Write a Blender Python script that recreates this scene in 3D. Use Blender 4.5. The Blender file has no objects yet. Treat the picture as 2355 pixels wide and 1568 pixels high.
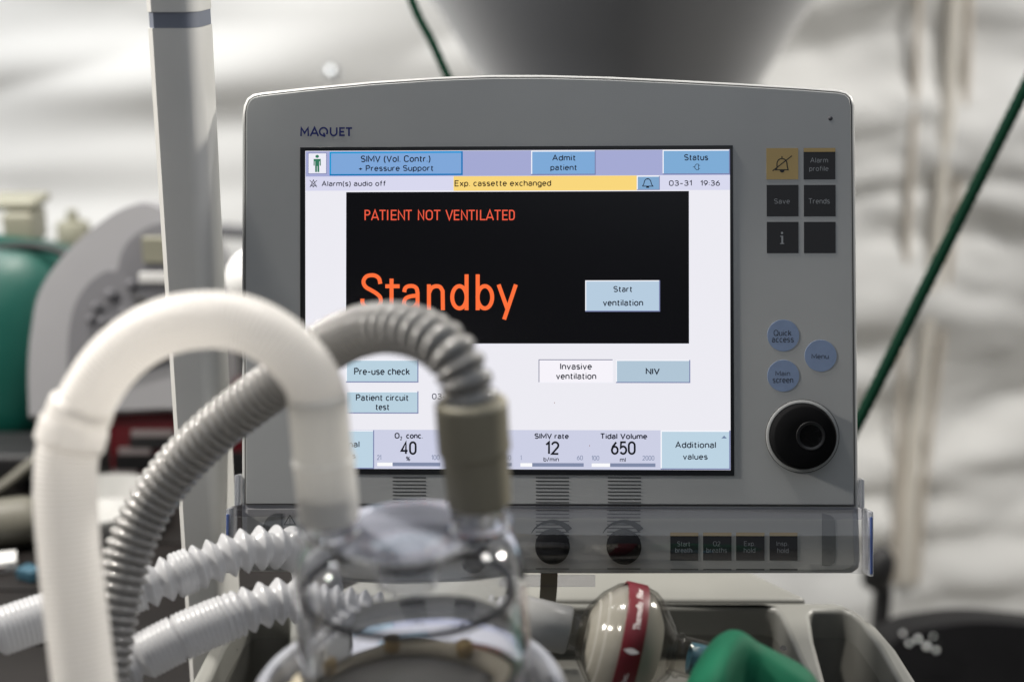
import bpy, bmesh, math, random
from mathutils import Vector, Matrix, noise
random.seed(7)
R = math.radians
S = bpy.context.scene
COL = S.collection

# ------------------------------------------------------------------ camera
PITCH = R(16.0)
F = 50.0 / 36.0 * 2354.0            # focal length in units of the 2354 px wide view
CAM = Vector((0.0, 0.0, 1.30))
RIGHT = Vector((1, 0, 0))
UP = Vector((0, math.sin(PITCH), math.cos(PITCH)))
FWD = Vector((0, math.cos(PITCH), -math.sin(PITCH)))
cd = bpy.data.cameras.new('camera')
cd.lens = 50.0
cd.sensor_width = 36.0
cd.clip_start = 0.02
cd.clip_end = 60.0
cd.dof.use_dof = True
cd.dof.focus_distance = 0.822
cd.dof.aperture_fstop = 3.5
co = bpy.data.objects.new('camera', cd)
COL.objects.link(co)
co.location = CAM
co.rotation_euler = (R(90) - PITCH, 0, 0)
S.camera = co

# ------------------------------------------------------------------ world, lamps, exposure
w = bpy.data.worlds.new('World')
S.world = w
w.use_nodes = True
w.node_tree.nodes['Background'].inputs[0].default_value = (0.86, 0.90, 1.0, 1)
w.node_tree.nodes['Background'].inputs[1].default_value = 0.105


def lamp(name, loc, target, size, watts, colour, size_y=None):
    ld = bpy.data.lights.new(name, 'AREA')
    ld.shape = 'RECTANGLE' if size_y else 'DISK'
    ld.size = size
    if size_y:
        ld.size_y = size_y
    ld.energy = watts
    ld.color = colour
    o = bpy.data.objects.new(name, ld)
    COL.objects.link(o)
    o.location = loc
    o.rotation_euler = (Vector(target) - Vector(loc)).to_track_quat('-Z', 'Y').to_euler()
    return o


lamp('lamp_wall', (-0.95, 1.50, 2.15), (-0.85, 2.4, 0.95), 0.5, 14, (0.98, 0.99, 1.0))
lamp('lamp_wall_far', (1.0, 1.45, 2.25), (1.0, 2.4, 0.6), 0.5, 18, (1.0, 0.97, 0.93))
lamp('lamp_key', (-0.50, 1.10, 2.25), (-0.15, 0.60, 1.05), 0.11, 27, (1.0, 0.95, 0.88))
lamp('lamp_right', (1.05, 1.42, 1.62), (0.25, 0.80, 0.95), 0.12, 13, (1.0, 0.95, 0.86))
lamp('lamp_left', (-1.15, 0.76, 1.62), (-0.2, 0.58, 1.05), 0.12, 18, (1.0, 0.95, 0.88))
lamp('fill_overhead', (0.12, 0.42, 1.72), (0.02, 0.80, 1.12), 0.95, 1.5, (0.86, 0.92, 1.0))  # added soft bluish fill, brightens the upper part of the monitor panel
S.view_settings.view_transform = 'Standard'
S.view_settings.look = 'None'
S.view_settings.exposure = 0.0
S.view_settings.gamma = 1.0
S.view_settings.use_curve_mapping = False
S.cycles.use_denoising = True
S.cycles.max_bounces = 14
S.cycles.transmission_bounces = 12
S.cycles.transparent_max_bounces = 16
S.cycles.caustics_reflective = False
S.cycles.blur_glossy = 0.5
S.cycles.sample_clamp_indirect = 6.0


# ------------------------------------------------------------------ pixel helpers (points of the 2354 x 1568 view)
def ray(x, y):
    return FWD + RIGHT * ((x - 1177.0) / F) + UP * ((784.0 - y) / F)


def P(x, y, d):
    return CAM + ray(x, y) * d


def G(x, y, z):
    r = ray(x, y)
    return CAM + r * ((z - CAM.z) / r.z)


def PY(x, y, yy):
    r = ray(x, y)
    return CAM + r * ((yy - CAM.y) / r.y)


def lin(c):
    c = c / 255.0
    return c / 12.92 if c <= 0.04045 else ((c + 0.055) / 1.055) ** 2.4


def srgb(r, g, b):
    return (lin(r), lin(g), lin(b), 1.0)


# ------------------------------------------------------------------ materials
def mat(name, base, rough=0.5, metal=0.0, trans=0.0, ior=1.45, sss=0.0, spec=0.5, emit=None, es=1.0,
        bump=0.0, bscale=400.0, vary=0.0, vscale=30.0, coat=0.0, sheen=0.0):
    m = bpy.data.materials.new(name)
    m.use_nodes = True
    nt = m.node_tree
    b = nt.nodes['Principled BSDF']
    col = tuple(base[:3]) + (1.0,)
    b.inputs['Base Color'].default_value = col
    b.inputs['Roughness'].default_value = rough
    b.inputs['Metallic'].default_value = metal
    b.inputs['Transmission Weight'].default_value = trans
    b.inputs['IOR'].default_value = ior
    b.inputs['Specular IOR Level'].default_value = spec
    b.inputs['Coat Weight'].default_value = coat
    b.inputs['Sheen Weight'].default_value = sheen
    if sss:
        b.inputs['Subsurface Weight'].default_value = sss
        b.inputs['Subsurface Radius'].default_value = (0.006, 0.005, 0.004)
        b.inputs['Subsurface Scale'].default_value = 1.0
    if emit:
        b.inputs['Emission Color'].default_value = tuple(emit[:3]) + (1,)
        b.inputs['Emission Strength'].default_value = es
    if bump or vary:
        tc = nt.nodes.new('ShaderNodeTexCoord')
    if vary:
        n = nt.nodes.new('ShaderNodeTexNoise')
        n.inputs['Scale'].default_value = vscale
        n.inputs['Detail'].default_value = 5.0
        nt.links.new(tc.outputs['Object'], n.inputs['Vector'])
        mr = nt.nodes.new('ShaderNodeMapRange')
        mr.inputs['From Min'].default_value = 0.3
        mr.inputs['From Max'].default_value = 0.7
        mr.inputs['To Min'].default_value = 1.0 - vary
        mr.inputs['To Max'].default_value = 1.0 + vary * 0.4
        nt.links.new(n.outputs['Fac'], mr.inputs['Value'])
        mx = nt.nodes.new('ShaderNodeVectorMath')
        mx.operation = 'SCALE'
        mx.inputs[0].default_value = col[:3]
        nt.links.new(mr.outputs['Result'], mx.inputs['Scale'])
        nt.links.new(mx.outputs['Vector'], b.inputs['Base Color'])
        # a little wear in the gloss too
        mr2 = nt.nodes.new('ShaderNodeMapRange')
        mr2.inputs['To Min'].default_value = max(0.03, rough - 0.1)
        mr2.inputs['To Max'].default_value = min(1.0, rough + 0.1)
        nt.links.new(n.outputs['Fac'], mr2.inputs['Value'])
        nt.links.new(mr2.outputs['Result'], b.inputs['Roughness'])
    if bump:
        n2 = nt.nodes.new('ShaderNodeTexNoise')
        n2.inputs['Scale'].default_value = bscale
        n2.inputs['Detail'].default_value = 3.0
        nt.links.new(tc.outputs['Object'], n2.inputs['Vector'])
        bp = nt.nodes.new('ShaderNodeBump')
        bp.inputs['Strength'].default_value = bump
        bp.inputs['Distance'].default_value = 0.0006
        nt.links.new(n2.outputs['Fac'], bp.inputs['Height'])
        nt.links.new(bp.outputs['Normal'], b.inputs['Normal'])
    return m


def clear_mat(name, tint, rough=0.03, refl=1.0, ior=1.45):
    """thin clear sheet: what is behind shows through, with a Fresnel reflection"""
    m = bpy.data.materials.new(name)
    m.use_nodes = True
    nt = m.node_tree
    nt.nodes.remove(nt.nodes['Principled BSDF'])
    out = nt.nodes['Material Output']
    t = nt.nodes.new('ShaderNodeBsdfTransparent')
    t.inputs[0].default_value = tuple(tint) + (1,)
    g = nt.nodes.new('ShaderNodeBsdfGlossy')
    g.inputs['Color'].default_value = (refl, refl, refl, 1)
    g.inputs['Roughness'].default_value = rough
    lw_ = nt.nodes.new('ShaderNodeLayerWeight')
    lw_.inputs['Blend'].default_value = 0.5
    pw = nt.nodes.new('ShaderNodeMath')
    pw.operation = 'POWER'
    pw.inputs[1].default_value = 4.0
    nt.links.new(lw_.outputs['Facing'], pw.inputs[0])
    ma = nt.nodes.new('ShaderNodeMath')
    ma.operation = 'MULTIPLY_ADD'
    ma.inputs[1].default_value = 0.75
    ma.inputs[2].default_value = 0.035
    nt.links.new(pw.outputs[0], ma.inputs[0])
    mx = nt.nodes.new('ShaderNodeMixShader')
    nt.links.new(ma.outputs[0], mx.inputs[0])
    nt.links.new(t.outputs[0], mx.inputs[1])
    nt.links.new(g.outputs[0], mx.inputs[2])
    nt.links.new(mx.outputs[0], out.inputs[0])
    return m


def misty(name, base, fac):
    """clear plastic with a thin milky haze over it"""
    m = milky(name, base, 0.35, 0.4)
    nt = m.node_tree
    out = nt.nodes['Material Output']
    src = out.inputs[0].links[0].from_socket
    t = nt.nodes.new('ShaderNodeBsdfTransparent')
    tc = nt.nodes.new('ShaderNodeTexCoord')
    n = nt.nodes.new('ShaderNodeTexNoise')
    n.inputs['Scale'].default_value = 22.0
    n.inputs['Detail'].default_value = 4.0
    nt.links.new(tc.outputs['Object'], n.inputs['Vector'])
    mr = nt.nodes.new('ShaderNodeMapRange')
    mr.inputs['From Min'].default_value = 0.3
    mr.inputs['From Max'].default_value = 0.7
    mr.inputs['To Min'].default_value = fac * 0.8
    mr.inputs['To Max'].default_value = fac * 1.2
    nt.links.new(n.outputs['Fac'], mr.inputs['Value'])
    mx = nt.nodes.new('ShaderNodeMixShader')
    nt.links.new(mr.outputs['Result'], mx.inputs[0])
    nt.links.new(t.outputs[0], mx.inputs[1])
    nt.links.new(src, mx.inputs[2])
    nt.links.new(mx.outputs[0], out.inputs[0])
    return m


def milky(name, base, rough=0.4, fac=0.3):
    """translucent plastic: diffuse + translucent + a soft gloss"""
    m = bpy.data.materials.new(name)
    m.use_nodes = True
    nt = m.node_tree
    b = nt.nodes['Principled BSDF']
    b.inputs['Base Color'].default_value = tuple(base) + (1,)
    b.inputs['Roughness'].default_value = rough
    out = nt.nodes['Material Output']
    t = nt.nodes.new('ShaderNodeBsdfTranslucent')
    t.inputs[0].default_value = tuple(base) + (1,)
    mx = nt.nodes.new('ShaderNodeMixShader')
    mx.inputs[0].default_value = fac
    nt.links.new(b.outputs[0], mx.inputs[1])
    nt.links.new(t.outputs[0], mx.inputs[2])
    nt.links.new(mx.outputs[0], out.inputs[0])
    return m


_scr = {}


def scr(r, g, b):
    k = (r, g, b)
    if k not in _scr:
        _scr[k] = mat('display_%d_%d_%d' % k, (0.004, 0.004, 0.005), rough=0.22, spec=0.22, emit=srgb(r, g, b), es=1.0)
    return _scr[k]


M = {}
M['panel'] = mat('panel_plastic', (0.355, 0.362, 0.36), 0.42, bump=0.12, bscale=1500, vary=0.05, vscale=14)
M['housing'] = mat('housing_plastic', (0.42, 0.425, 0.42), 0.45, vary=0.06, vscale=20)
M['groove'] = mat('groove_dark', (0.10, 0.10, 0.095), 0.7)
M['strip'] = mat('strip_plastic', (0.40, 0.40, 0.375), 0.45, vary=0.05, vscale=18)
M['black'] = mat('black_plastic', (0.010, 0.010, 0.011), 0.32, vary=0.2, vscale=60)
M['bezel'] = mat('bezel_black', (0.006, 0.007, 0.009), 0.3)
M['key'] = mat('key_black', (0.016, 0.016, 0.018), 0.5)
M['key_text'] = mat('key_text_grey', (0.29, 0.305, 0.32), 0.6)
M['gold'] = mat('key_gold', (0.42, 0.30, 0.12), 0.5)
M['round'] = mat('key_blue', (0.19, 0.255, 0.39), 0.55, vary=0.06, vscale=200)
M['ink'] = mat('print_ink', (0.012, 0.013, 0.014), 0.6)
M['navy'] = mat('logo_navy', (0.006, 0.014, 0.13), 0.5)
M['grey_key'] = mat('grey_print', (0.16, 0.165, 0.155), 0.5)
M['cover'] = clear_mat('cover_clear', (0.91, 0.91, 0.915), 0.035)
M['cover_rim'] = clear_mat('cover_rim_clear', (0.86, 0.86, 0.89), 0.1)
M['blue_edge'] = mat('blue_edge', (0.09, 0.14, 0.36), 0.25, trans=0.35)
M['clip'] = mat('clip_clear', (0.78, 0.80, 0.86), 0.2, trans=0.75)
M['white_hose'] = milky('white_silicone', (0.91, 0.893, 0.868), 0.34, 0.58)
M['cuff'] = milky('cuff_frosted', (0.93, 0.92, 0.89), 0.36, 0.42)
M['grey_hose'] = milky('grey_corrugated', (0.31, 0.303, 0.292), 0.16, 0.14)
M['taupe'] = mat('taupe_rubber', (0.30, 0.275, 0.205), 0.5, vary=0.05, vscale=40)
M['flex'] = milky('flex_milky', (0.60, 0.605, 0.62), 0.27, 0.42)
M['glass'] = mat('clear_polycarbonate', (0.97, 0.975, 0.99), 0.015, trans=1.0, ior=1.49)
M['glass_thin'] = clear_mat('clear_shell', (0.80, 0.80, 0.81), 0.05)
M['mist'] = misty('condensation', (0.80, 0.81, 0.83), 0.065)
M['sheen_top'] = misty('plate_sheen', (0.70, 0.73, 0.86), 0.24)  # bluish haze standing in for light reflected off the top plate
M['seal'] = mat('seal_black', (0.012, 0.012, 0.014), 0.35)
M['cream'] = mat('cream_plastic', (0.42, 0.375, 0.28), 0.4, vary=0.06, vscale=30)
M['brass'] = mat('brass', (0.42, 0.30, 0.13), 0.4, metal=0.7)
M['steel'] = mat('steel_plate', (0.20, 0.195, 0.19), 0.6, metal=0.4)
M['collar'] = mat('collar_grey', (0.26, 0.27, 0.30), 0.3)
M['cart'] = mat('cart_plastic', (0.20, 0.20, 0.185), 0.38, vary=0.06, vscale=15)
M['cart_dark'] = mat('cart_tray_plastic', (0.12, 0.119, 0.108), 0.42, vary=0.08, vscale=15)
M['filter'] = milky('filter_medium', (0.40, 0.395, 0.365), 0.8, 0.3)
M['filter_shell'] = clear_mat('filter_clear', (0.92, 0.91, 0.89), 0.11, refl=0.45)
M['red'] = mat('label_red', (0.10, 0.003, 0.008), 0.4)
M['label_white'] = mat('label_white', (0.75, 0.68, 0.66), 0.5)
M['port_blue'] = mat('port_blue', (0.10, 0.26, 0.36), 0.3, trans=0.3)
M['frost'] = milky('frosted_connector', (0.30, 0.30, 0.295), 0.3, 0.3)
M['green_bag'] = mat('green_rubber', (0.002, 0.085, 0.042), 0.7, spec=0.2, vary=0.1, vscale=40)
M['pole'] = mat('pole_paint', (0.66, 0.655, 0.63), 0.4, vary=0.04, vscale=20)
M['pole_band'] = mat('pole_collar', (0.17, 0.19, 0.24), 0.45)
M['tent'] = mat('tent_fabric', (0.82, 0.82, 0.80), 0.65, vary=0.03, vscale=5)
M['seam'] = mat('tent_seam', (0.66, 0.60, 0.52), 0.7)
M['seam_light'] = mat('tent_piping', (0.80, 0.76, 0.68), 0.6)
M['cord'] = mat('green_cord', (0.001, 0.022, 0.011), 0.7, spec=0.1)
M['duct'] = mat('duct_vinyl', (0.052, 0.057, 0.067), 0.38, sheen=0.6, spec=0.9)
M['floor'] = mat('floor_sheet', (0.30, 0.29, 0.27), 0.6, vary=0.1, vscale=4)
M['table'] = mat('table_dark', (0.013, 0.0115, 0.011), 0.5, spec=0.18, vary=0.3, vscale=9)
M['teal'] = mat('teal_bag', (0.0015, 0.060, 0.045), 0.42, vary=0.12, vscale=12)
M['beige'] = mat('beige_plastic', (0.25, 0.245, 0.19), 0.4)
M['white'] = mat('white_plastic', (0.66, 0.66, 0.65), 0.35)
M['strip_dark'] = mat('soft_key_grey', (0.09, 0.09, 0.10), 0.5)
M['olive'] = mat('olive_plastic', (0.11, 0.105, 0.085), 0.5)
M['dish'] = mat('dish_plastic', (0.36, 0.36, 0.35), 0.4)
M['sensor'] = mat('sensor_grey', (0.07, 0.07, 0.08), 0.6)
M['sachet_blue'] = mat('sachet_blue', (0.03, 0.08, 0.115), 0.35)
M['knob'] = mat('knob_black', (0.005, 0.005, 0.0055), 0.7, spec=0.06)
M['stripe_pale'] = mat('stripe_pale', (0.25, 0.22, 0.22), 0.5)
M['grey_case'] = mat('grey_case', (0.235, 0.235, 0.245), 0.4, vary=0.04, vscale=10)
M['grey_face'] = mat('grey_face', (0.115, 0.115, 0.125), 0.5)
M['dark'] = mat('dark_rubber', (0.010, 0.010, 0.011), 0.5)
M['dark_red'] = mat('dark_red_case', (0.085, 0.002, 0.006), 0.4)
M['couch'] = mat('black_leather', (0.006, 0.006, 0.007), 0.6, spec=0.2, vary=0.2, vscale=20)
M['chrome'] = mat('chrome', (0.9, 0.93, 0.95), 0.28, metal=1.0)
M['strap'] = mat('brown_strap', (0.12, 0.10, 0.065), 0.5)


# ------------------------------------------------------------------ mesh building
def specks(m, scale, thr, dark):
    """a few tiny specks of dirt on a plastic"""
    nt = m.node_tree
    bs = nt.nodes['Principled BSDF']
    src = bs.inputs['Base Color'].links[0].from_socket
    tc = nt.nodes.new('ShaderNodeTexCoord')
    vo = nt.nodes.new('ShaderNodeTexVoronoi')
    vo.inputs['Scale'].default_value = scale
    nt.links.new(tc.outputs['Object'], vo.inputs['Vector'])
    sp = nt.nodes.new('ShaderNodeSeparateColor')
    nt.links.new(vo.outputs['Color'], sp.inputs[0])
    gt = nt.nodes.new('ShaderNodeMath')
    gt.operation = 'GREATER_THAN'
    gt.inputs[1].default_value = 0.86
    nt.links.new(sp.outputs[0], gt.inputs[0])
    mul = nt.nodes.new('ShaderNodeMath')
    mul.operation = 'MULTIPLY'
    mul.inputs[1].default_value = thr
    nt.links.new(sp.outputs[1], mul.inputs[0])
    lt = nt.nodes.new('ShaderNodeMath')
    lt.operation = 'LESS_THAN'
    nt.links.new(vo.outputs['Distance'], lt.inputs[0])
    nt.links.new(mul.outputs[0], lt.inputs[1])
    an = nt.nodes.new('ShaderNodeMath')
    an.operation = 'MULTIPLY'
    nt.links.new(gt.outputs[0], an.inputs[0])
    nt.links.new(lt.outputs[0], an.inputs[1])
    mx = nt.nodes.new('ShaderNodeMix')
    mx.data_type = 'RGBA'
    nt.links.new(an.outputs[0], mx.inputs[0])
    nt.links.new(src, mx.inputs[6])
    mx.inputs[7].default_value = dark + (1,)
    nt.links.new(mx.outputs[2], bs.inputs['Base Color'])


specks(M['panel'], 90, 0.085, (0.08, 0.07, 0.06))
specks(M['housing'], 120, 0.12, (0.10, 0.09, 0.08))
specks(M['cart'], 80, 0.09, (0.04, 0.04, 0.035))


class MB:
    def __init__(self):
        self.v, self.f, self.m, self.s, self.mats = [], [], [], [], []

    def mi(self, m):
        if m not in self.mats:
            self.mats.append(m)
        return self.mats.index(m)

    def add(self, verts, faces, m, smooth=False, fn=None):
        k = len(self.v)
        i = self.mi(m)
        self.v += [Vector(fn(Vector(p))) if fn else Vector(p) for p in verts]
        for f in faces:
            self.f.append([k + a for a in f])
            self.m.append(i)
            self.s.append(smooth)
        return self

    def build(self, name, parent=None, origin=None, loc=None):
        """verts are given in the frame of the thing; origin is taken off every vertex"""
        me = bpy.data.meshes.new(name)
        o0 = Vector(origin) if origin is not None else Vector((0, 0, 0))
        me.from_pydata([p - o0 for p in self.v], [], self.f)
        for m in self.mats:
            me.materials.append(m)
        me.polygons.foreach_set('material_index', self.m)
        me.polygons.foreach_set('use_smooth', self.s)
        me.update()
        o = bpy.data.objects.new(name, me)
        COL.objects.link(o)
        if parent:
            o.parent = parent
        elif origin is not None:
            o.location = o0
        return o


def fixn(o, angle=40):
    """consistent outward normals and sharp edges by angle"""
    bm = bmesh.new()
    bm.from_mesh(o.data)
    bmesh.ops.recalc_face_normals(bm, faces=bm.faces[:])
    for e in bm.edges:
        if len(e.link_faces) == 2:
            e.smooth = e.calc_face_angle(0) < R(angle)
    for f in bm.faces:
        f.smooth = True
    bm.to_mesh(o.data)
    bm.free()
    return o


def bevel(o, width, seg=3, angle=35):
    bm = bmesh.new()
    bm.from_mesh(o.data)
    bmesh.ops.remove_doubles(bm, verts=bm.verts[:], dist=1e-6)
    bmesh.ops.recalc_face_normals(bm, faces=bm.faces[:])
    ed = [e for e in bm.edges if len(e.link_faces) == 2 and e.calc_face_angle(0) > R(angle)]
    bmesh.ops.bevel(bm, geom=ed, offset=width, segments=seg, profile=0.6, affect='EDGES', clamp_overlap=True)
    bm.to_mesh(o.data)
    bm.free()
    return fixn(o)


def box_data(x0, x1, y0, y1, z0, z1):
    v = [(x, y, z) for x in (x0, x1) for y in (y0, y1) for z in (z0, z1)]
    f = [(0, 1, 3, 2), (4, 6, 7, 5), (0, 4, 5, 1), (2, 3, 7, 6), (0, 2, 6, 4), (1, 5, 7, 3)]
    return v, f


def fill2d(splines, extrude=0.0, bev=0.0, res=3, offset=0.0):
    """closed outlines (with holes) -> verts, faces; the outline lies in x,y and z is the extrusion"""
    cu = bpy.data.curves.new('outline', 'CURVE')
    cu.dimensions = '2D'
    cu.fill_mode = 'BOTH'
    cu.extrude = extrude
    cu.bevel_depth = bev
    cu.bevel_resolution = res
    cu.offset = offset
    for si, pts in enumerate(splines):
        ar2 = sum(p[0] * q[1] - q[0] * p[1] for p, q in zip(pts, pts[1:] + pts[:1]))
        if (ar2 > 0) != (si == 0):
            pts = pts[::-1]
        sp = cu.splines.new('POLY')
        sp.points.add(len(pts) - 1)
        for q, p in zip(sp.points, pts):
            q.co = (p[0], p[1], 0, 1)
        sp.use_cyclic_u = True
    return from_curve(cu)


def from_curve(cu):
    o = bpy.data.objects.new('temporary', cu)
    COL.objects.link(o)
    dg = bpy.context.evaluated_depsgraph_get()
    dg.update()
    me = bpy.data.meshes.new_from_object(o.evaluated_get(dg))
    v = [tuple(a.co) for a in me.vertices]
    f = [list(p.vertices) for p in me.polygons]
    bpy.data.objects.remove(o)
    bpy.data.curves.remove(cu)
    bpy.data.meshes.remove(me)
    return v, f


_tc = {}


def text_data(body, bold=0.0):
    k = (body, bold)
    if k not in _tc:
        cu = bpy.data.curves.new('lettering', 'FONT')
        cu.body = body
        cu.size = 1.0
        cu.offset = bold
        cu.resolution_u = 4
        _tc[k] = from_curve(cu)
    return _tc[k]


def catmull(pts, n=12, closed=False):
    out = []
    pts = [Vector(p) for p in pts]
    L = len(pts)
    rng = L if closed else L - 1
    for i in range(rng):
        if closed:
            p0, p1, p2, p3 = pts[i - 1], pts[i], pts[(i + 1) % L], pts[(i + 2) % L]
        else:
            p1, p2 = pts[i], pts[i + 1]
            p0 = pts[i - 1] if i > 0 else p1 * 2 - p2
            p3 = pts[i + 2] if i + 2 < L else p2 * 2 - p1
        for k in range(n):
            t = k / n
            out.append(0.5 * ((2 * p1) + (p2 - p0) * t + (2 * p0 - 5 * p1 + 4 * p2 - p3) * t * t
                              + (3 * p1 - p0 - 3 * p2 + p3) * t ** 3))
    if not closed:
        out.append(pts[-1].copy())
    return out


def resample(pts, ds):
    L = [0.0]
    for a, b in zip(pts, pts[1:]):
        L.append(L[-1] + (b - a).length)
    n = max(2, int(L[-1] / ds))
    out = []
    j = 0
    for i in range(n + 1):
        s = L[-1] * i / n
        while j < len(L) - 2 and L[j + 1] < s:
            j += 1
        t = (s - L[j]) / max(1e-9, L[j + 1] - L[j])
        out.append((pts[j].lerp(pts[j + 1], t), s))
    return out, L[-1]


def sweep(mb, pts, rfun, m, ds=0.0008, sides=36, cap=True, fine=12):
    sm, L = resample(catmull(pts, fine), ds)
    n = len(sm)
    T = []
    for i in range(n):
        a = sm[max(0, i - 1)][0]
        b = sm[min(n - 1, i + 1)][0]
        T.append((b - a).normalized())
    u = T[0].orthogonal().normalized()
    verts, faces = [], []
    for i in range(n):
        u = (u - T[i] * u.dot(T[i])).normalized()
        v = T[i].cross(u)
        r = rfun(sm[i][1], L)
        for k in range(sides):
            a = 2 * math.pi * k / sides
            verts.append(sm[i][0] + u * (math.cos(a) * r) + v * (math.sin(a) * r))
    for i in range(n - 1):
        for k in range(sides):
            a, b = i * sides + k, i * sides + (k + 1) % sides
            faces.append((a, b, b + sides, a + sides))
    if cap:
        faces.append(list(range(sides))[::-1])
        faces.append([(n - 1) * sides + k for k in range(sides)])
    mb.add(verts, faces, m, True)
    return sm, L


def lathe(mb, origin, axis, prof, m, sides=64, closed=False):
    """prof = [(along, radius)]"""
    axis = Vector(axis).normalized()
    u = axis.orthogonal().normalized()
    v = axis.cross(u)
    o = Vector(origin)
    verts, faces = [], []
    for (a, r) in prof:
        for k in range(sides):
            t = 2 * math.pi * k / sides
            verts.append(o + axis * a + (u * math.cos(t) + v * math.sin(t)) * r)
    n = len(prof)
    for i in range(n if closed else n - 1):
        j = (i + 1) % n
        for k in range(sides):
            a, b = i * sides + k, i * sides + (k + 1) % sides
            c, d = j * sides + (k + 1) % sides, j * sides + k
            faces.append((a, b, c, d))
    if not closed:
        if prof[0][1] > 1e-5:
            faces.append([k for k in range(sides)][::-1])
        if prof[-1][1] > 1e-5:
            faces.append([(n - 1) * sides + k for k in range(sides)])
    mb.add(verts, faces, m, True)


def thing(name, label, cat, loc, group=None, mw=None):
    o = bpy.data.objects.new(name, None)
    COL.objects.link(o)
    if mw is not None:
        o.matrix_world = mw
    else:
        o.location = loc
    tag(o, label, cat, group)
    return o


def tag(o, label, cat, group=None):
    o['label'] = label
    o['category'] = cat
    if group:
        o['group'] = group
    return o


def structure(o):
    o['kind'] = 'structure'
    return o


# ================================================================== THE SETTING
floor_z = 0.0
mb = MB()
mb.add([(-6, -3, floor_z), (6, -3, floor_z), (6, 4, floor_z), (-6, 4, floor_z)], [(0, 1, 2, 3)], M['floor'])
structure(mb.build('floor'))

# tent wall: a slack white sheet with long horizontal wrinkles
WALL_Y = 2.30


def ridged(x, y, z):
    return 1.0 - 2.0 * abs(noise.noise(Vector((x, y, z))))


def wall_off(x, z):
    wx = x + 0.06 * noise.noise(Vector((x * 2.1, z * 4.0, 9.1)))
    wz = z + 0.05 * noise.noise(Vector((x * 1.4, z * 2.5, 5.5)))
    d = 0.075 * noise.noise(Vector((wx * 0.8 + 3.1, wz * 3.0 + 0.35 * wx, 0.3)))
    d += 0.040 * noise.noise(Vector((wx * 1.6 - 1.7, wz * 8.5 - 0.5 * wx, 1.3)))
    d += 0.016 * ridged(wx * 1.9, wz * 10.0 - wx, 4.3)
    if x > 0.3:
        k = min(1.0, (x - 0.3) / 0.2)
        d += k * 0.013 * ridged(wx * 4.2 + wz * 3.0, wz * 7.0 - wx * 3, 7.7)
        d += k * 0.009 * ridged(wx * 8.0 - wz * 3.0, wz * 12.0 + wx * 3, 2.7)
    return d


tent = thing('tent_wall', 'white wrinkled fabric tent wall behind all the equipment', 'tent wall', (0, WALL_Y, 0))
nx, nz = 300, 260
verts, faces = [], []
for i in range(nx + 1):
    x = -2.6 + 5.2 * i / nx
    for j in range(nz + 1):
        z = 0.002 + 2.6 * j / nz
        verts.append((x, WALL_Y + wall_off(x, z) - 0.10 * max(0, 0.35 - z) ** 2, z))
for i in range(nx):
    for j in range(nz):
        a = i * (nz + 1) + j
        faces.append((a, a + nz + 1, a + nz + 2, a + 1))
mb = MB()
mb.add(verts, faces, M['tent'], True)
mb.build('fabric', tent, tent.location)
# seam strips on the right, running down the sheet


def wall_path(pts, lift):
    out = []
    for (x, y) in pts:
        q = PY(x, y, WALL_Y)
        q.y = WALL_Y + wall_off(q.x, q.z) - lift
        out.append(q)
    return out


for pts, r, mm in (([(2118, -60), (2112, 200), (2095, 500), (2082, 800), (2068, 1100), (2052, 1330)], 0.006, 'seam'),
                   ([(2205, -60), (2190, 200), (2165, 500), (2135, 800), (2100, 1050), (2075, 1330)], 0.012, 'seam_light'),
                   ([(2240, -60), (2232, 200), (2205, 500), (2172, 800), (2135, 1050), (2100, 1330)], 0.006, 'seam')):
    mb = MB()
    sweep(mb, wall_path(pts, 0.008 if mm == 'seam' else 0.014), lambda s, L, r=r: r * (1 + 0.05 * math.sin(s * 2 * math.pi / 0.022)), M[mm], ds=0.006, sides=14)
    mb.build('seam', tent, tent.location)

# hanging duct behind the monitor
duct = thing('air_duct', 'large dark grey tapering air duct hanging behind the monitor', 'air duct', P(1410, 240, 1.95))
dc = PY(1430, 0, 1.92)
mb = MB()
half = 3269.0
prof = []
for (yy, hw) in ((620, 150), (420, 225), (300, 270), (170, 325), (80, 375), (0, 425), (-150, 500), (-400, 570), (-700, 600)):
    q = PY(1430, yy, 1.92)
    prof.append((q.z - dc.z, hw / F * 1.92))
lathe(mb, dc, (0, 0, 1), prof, M['duct'], 72)
o = mb.build('sleeve', duct, duct.location)
mb = MB()
for yy, hw in ((-300, 512),):
    q = PY(1430, yy, 1.92)
    lathe(mb, q, (0, 0, 1), [(0.006 * math.sin(t), hw / F * 1.92 + 0.002 + 0.006 * math.cos(t)) for t in
                             [2 * math.pi * k / 10 for k in range(10)]], M['grey_face'], 64, closed=True)
mb.build('hoop', duct, duct.location)

# dark cable sagging along the tent wall
b_ = MB()
cpts = [PY(x, y, WALL_Y - 0.14) for x, y in ((250, 560), (380, 540), (480, 532), (560, 536), (700, 545), (900, 560))]
sweep(b_, cpts, lambda s, L: 0.011, M['grey_face'], ds=0.01, sides=14)
tag(b_.build('wall_cable', None, cpts[0]), 'thick grey cable along the tent wall between the pole and the monitor', 'cable')

# shiny ball added to give a small bright spot above the monitor
hq = PY(764, 168, WALL_Y - 0.17)
glint = thing('tent_glint', 'small shiny ball added for a bright spot on the tent wall above the monitor', 'glint', hq)
b_ = MB()
lathe(b_, hq, (0, 1, 0), [(-0.012 * math.cos(t), 0.012 * math.sin(t) + 1e-5) for t in [math.pi * k / 10 for k in range(11)]], M['chrome'], 24)
b_.build('ball', glint, hq)
b_ = MB()
sweep(b_, [hq, hq + Vector((0.004, 0.01, -0.03)), hq + Vector((0.004, 0.14, -0.05))], lambda s, L: 0.005, M['white'], ds=0.004, sides=12)
b_.build('stem', glint, hq)

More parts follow.
